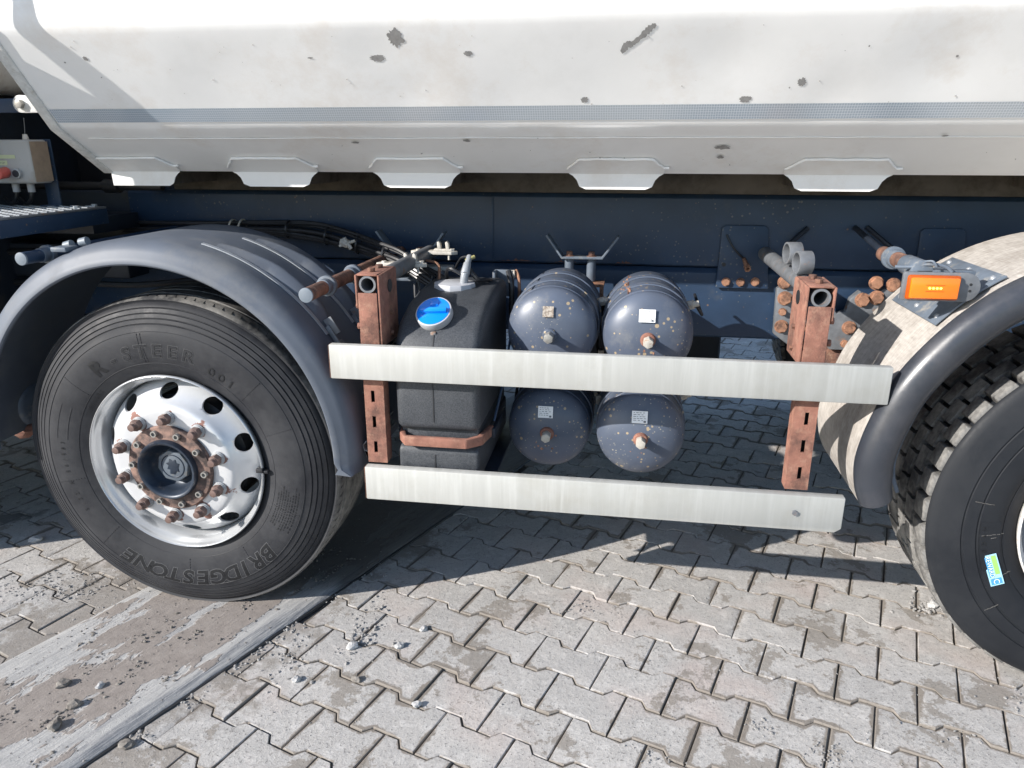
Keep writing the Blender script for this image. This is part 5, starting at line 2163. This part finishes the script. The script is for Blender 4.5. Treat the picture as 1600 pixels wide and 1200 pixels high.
MB().cyl((.735, .62, 1.09), (.745, .60, 1.05), .016, seg=12).build('valve', 'greymetal', truck, bevel=.001)

# ---- cable bundle along the frame
rr = random.Random(21)
for k in range(9):
    a = rr.uniform(0, 6.28)
    q = rr.uniform(.2, 1) * .022
    dy, dz = q * math.cos(a), q * math.sin(a)
    base = [(-.62, .80, 1.195), (-.30, .79, 1.20), (.0, .78, 1.205), (.20, .76, 1.195), (.34, .72, 1.175), (.47, .66, 1.150), (.60, .58, 1.125), (.70, .52, 1.085), (.80, .50, 1.03), (.86, .54, .97)]
    pts = [(x, y + dy + rr.uniform(-.004, .004), z + dz * (1 + .6 * (i > 2)) + rr.uniform(-.004, .004)) for i, (x, y, z) in enumerate(base)]
    MB().tube(pts, rr.choice((.0055, .0065, .008)), 8).build('cable', 'hose', truck)
for x, y, z in ((.10, .775, 1.205), (.27, .74, 1.186), (.41, .69, 1.162), (.53, .625, 1.138), (.64, .56, 1.108), (.74, .51, 1.062), (-.10, .785, 1.205), (-.14, .785, 1.205)):
    mb = MB()
    mb.pipe((x - .003, y, z), (x + .003, y, z - .001), .036, .032, 20)
    mb.build('cable_tie', 'wtie' if x < 0 else 'hose', truck)
mb = MB()
mb.cyl((.355, .66, 1.175), (.385, .655, 1.165), .016, seg=7)
mb.cyl((.37, .65, 1.19), (.395, .65, 1.150), .008, seg=6)
mb.cyl((.35, .65, 1.16), (.41, .655, 1.180), .006, seg=6)
mb.build('cable_connector', 'wtie', truck, bevel=.001)
for pts in ([(.745, .30, 1.10), (.755, .30, 1.04), (.745, .32, .99), (.72, .34, .95)], [(.745, .30, 1.03), (.72, .28, 1.02), (.735, .26, .98)], [(.73, .32, 1.09), (.738, .30, 1.03), (.76, .30, .97)]):
    MB().tube(pts, .005, 7).build('loose_hose', 'hose', truck)

# ---- catwalk, control cabinet and parts at the left
mb = MB()
mb.box(-1.6, -.475, -.04, .52, 1.296, 1.303)
cw = mb.build('catwalk', 'greymetal', truck, bevel=.001)
mb = MB()
for i in range(30):
    for j in range(20):
        x = -.495 - i * .030
        y = -.02 + j * .038 + (.019 if i % 2 else 0)
        if y > .50:
            continue
        mb.box(x - .011, x + .011, y - .0035, y + .0035, 1.3035, 1.3065, None)
mb.build('tread_studs', 'alu_edge', cw, kind='stuff')
MB().box(-.480, -.474, -.04, .52, 1.243, 1.2955).build('catwalk_edge', 'navy', cw, bevel=.001)
MB().box(-1.6, -.482, -.04, -.034, 1.243, 1.2955).build('catwalk_edge', 'navy', cw, bevel=.001)
for x, y in ((-.50, .49), (-.50, .40)):
    MB().cyl((x, y, 1.303), (x, y, 1.313), .010, seg=6).build('catwalk_bolt', 'alu_edge', cw)
mb = MB()
mb.box(-.98, -.640, .400, .4855, 1.386, 1.532)
cab_ = mb.build('control_box', 'greybox', truck, bevel=.008, seg=3, label='grey control box with red knob beside the catwalk')
MB().box(-.6395, -.6375, .404, .484, 1.392, 1.526).build('box_side', 'dustside', cab_)
MB().cyl((-.748, .400, 1.424), (-.736, .345, 1.418), .019, .0175, seg=24).build('red_knob', 'redknob', cab_, bevel=.002)
mb = MB()
mb.cyl((-.700, .400, 1.420), (-.700, .388, 1.420), .0165, seg=24)
mb.build('push_button_ring', 'alu_edge', cab_, bevel=.001)
MB().cyl((-.700, .3885, 1.420), (-.700, .386, 1.420), .012, seg=24).build('push_button', 'navy_dark', cab_)
MB().box(-.98, -.700, .3985, .3997, 1.470, 1.482).build('warning_sticker', 'sticker_y', cab_)
MB().box(-.775, -.735, .3985, .3997, 1.448, 1.463).build('warning_sticker', 'sticker_y', cab_)
flat_text('sticker_print', 'ACHTUNG', .011, Matrix.Translation((-.790, .3980, 1.4725)) @ Matrix.Rotation(R(90), 4, 'X'), 'print', cab_)
flat_text('sticker_print', 'STOP', .010, Matrix.Translation((-.755, .3980, 1.452)) @ Matrix.Rotation(R(90), 4, 'X'), 'print', cab_)
mb = MB()
mb.cyl((-.672, .43, 1.532), (-.672, .43, 1.550), .011, .007, seg=16)
mb.build('antenna_base', 'antenna', cab_, bevel=.002)
MB().tube([(-.672, .43, 1.549), (-.668, .43, 1.57), (-.664, .43, 1.602)], .0012, 6).build('antenna_wire', 'greymetal', cab_)
for x in (-.765, -.705):
    MB().cyl((x, .45, 1.388), (x, .45, 1.355), .012, seg=16).build('cable_gland', 'lid', cab_)
    MB().tube([(x, .45, 1.358), (x - .01, .45, 1.33), (x - .05, .47, 1.312), (x - .10, .50, 1.33)], .007, 8).build('gland_cable', 'hose', cab_)
mb = MB()
mb.box(-.690, -.6365, .4975, .503, 1.305, 1.534)
mb.box(-.70, -.6365, .470, .503, 1.3035, 1.308)
cbp = mb.build('box_bracket', 'navy', truck, bevel=.001)
for z in (1.44, 1.505, 1.40):
    MB().cyl((-.650, .4965, z), (-.650, .4985, z), .006, seg=12).build('bolt_hole', 'blackp', cbp)
# ram and hoses behind the body's front edge
MB().cyl((-1.2, .70, 1.365), (-.36, .70, 1.365), .016, seg=16).build('hydraulic_pipe', 'hose', truck)
MB().cyl((-.60, .70, 1.365), (-.54, .70, 1.365), .026, seg=18).build('pipe_fitting', 'hose', truck)
MB().box(-.50, .3, .80, .84, 1.355, 1.43).build('front_runner', 'navy_dark', truck, bevel=.003)
MB().box(-.95, -.42, 1.0, 1.5, 1.34, 2.6).build('tipping_ram_housing', 'blackp', truck, bevel=.02)
MB().box(-1.15, -1.02, .30, 2.2, 1.05, 1.70).build('rear_cab_bulkhead', 'blackp', truck, bevel=.01)
for k, z in enumerate((.97, 1.09)):
    MB().tube([(-1.3, .60, z), (-.9, .62, z + .03), (-.5, .66, z + .02), (-.2, .72, z + .05)], .012, 8).build('air_hose', 'hose', truck)
MB().box(-1.6, -.55, .53, .80, 1.20, 1.26).build('catwalk_support', 'navy_dark', truck, bevel=.004)
MB().box(-1.4, -.50, .62, .75, 1.02, 1.15).build('valve_block', 'navy_dark', truck, bevel=.01)
# small reservoir between the front axles, with a rusty fitting
mb = MB()
mb.cyl((-1.10, .22, .640), (-.640, .22, .640), .085, seg=40)
rt = mb.build('side_reservoir', 'bluegrey', truck, bevel=.02, seg=3)
rr = random.Random(5)
bm = bmesh.new()
bmesh.ops.create_icosphere(bm, subdivisions=2, radius=1)
for v in bm.verts:
    v.co = Vector((v.co.x * .045, v.co.y * .035, v.co.z * .032)) * (1 + .35 * noise.noise(v.co * 2.2))
me = bpy.data.meshes.new('rusty_fitting')
bm.to_mesh(me)
bm.free()
me.materials.append(M['rust'])
o = bpy.data.objects.new('rusty_fitting', me)
COL.objects.link(o)
o.location = (-.675, .175, .560)
o.parent = rt
MB().box(-1.0, -.70, .12, .20, .735, .775).build('reservoir_bracket', 'lid', rt, bevel=.004)

# ---- cab (outside the frame apart from its rear corner)
mb = MB()
mb.box(-3.4, -.885, .04, 2.40, 1.70, 3.1)
cabm = mb.build('cab', 'white_under', truck, bevel=.06, seg=3)
MB().box(-3.4, -1.00, .06, 2.38, .55, 1.695).build('cab_base', 'navy_dark', truck, bevel=.05)
# unseen box and bent pipe, added to shadow the body's front corner
mb = MB()
mb.box(-.90, -.56, -.155, -.02, 1.62, 1.890)
caster = mb.build('shadow_caster_box', 'blackp', truck, bevel=.004)
MB().tube([(-.438, -.135, 2.75), (-.438, -.135, 2.1), (-.440, -.135, 1.965), (-.50, -.135, 1.895), (-.60, -.135, 1.83)], .019, 20).build('shadow_caster_pipe', 'blackp', caster)
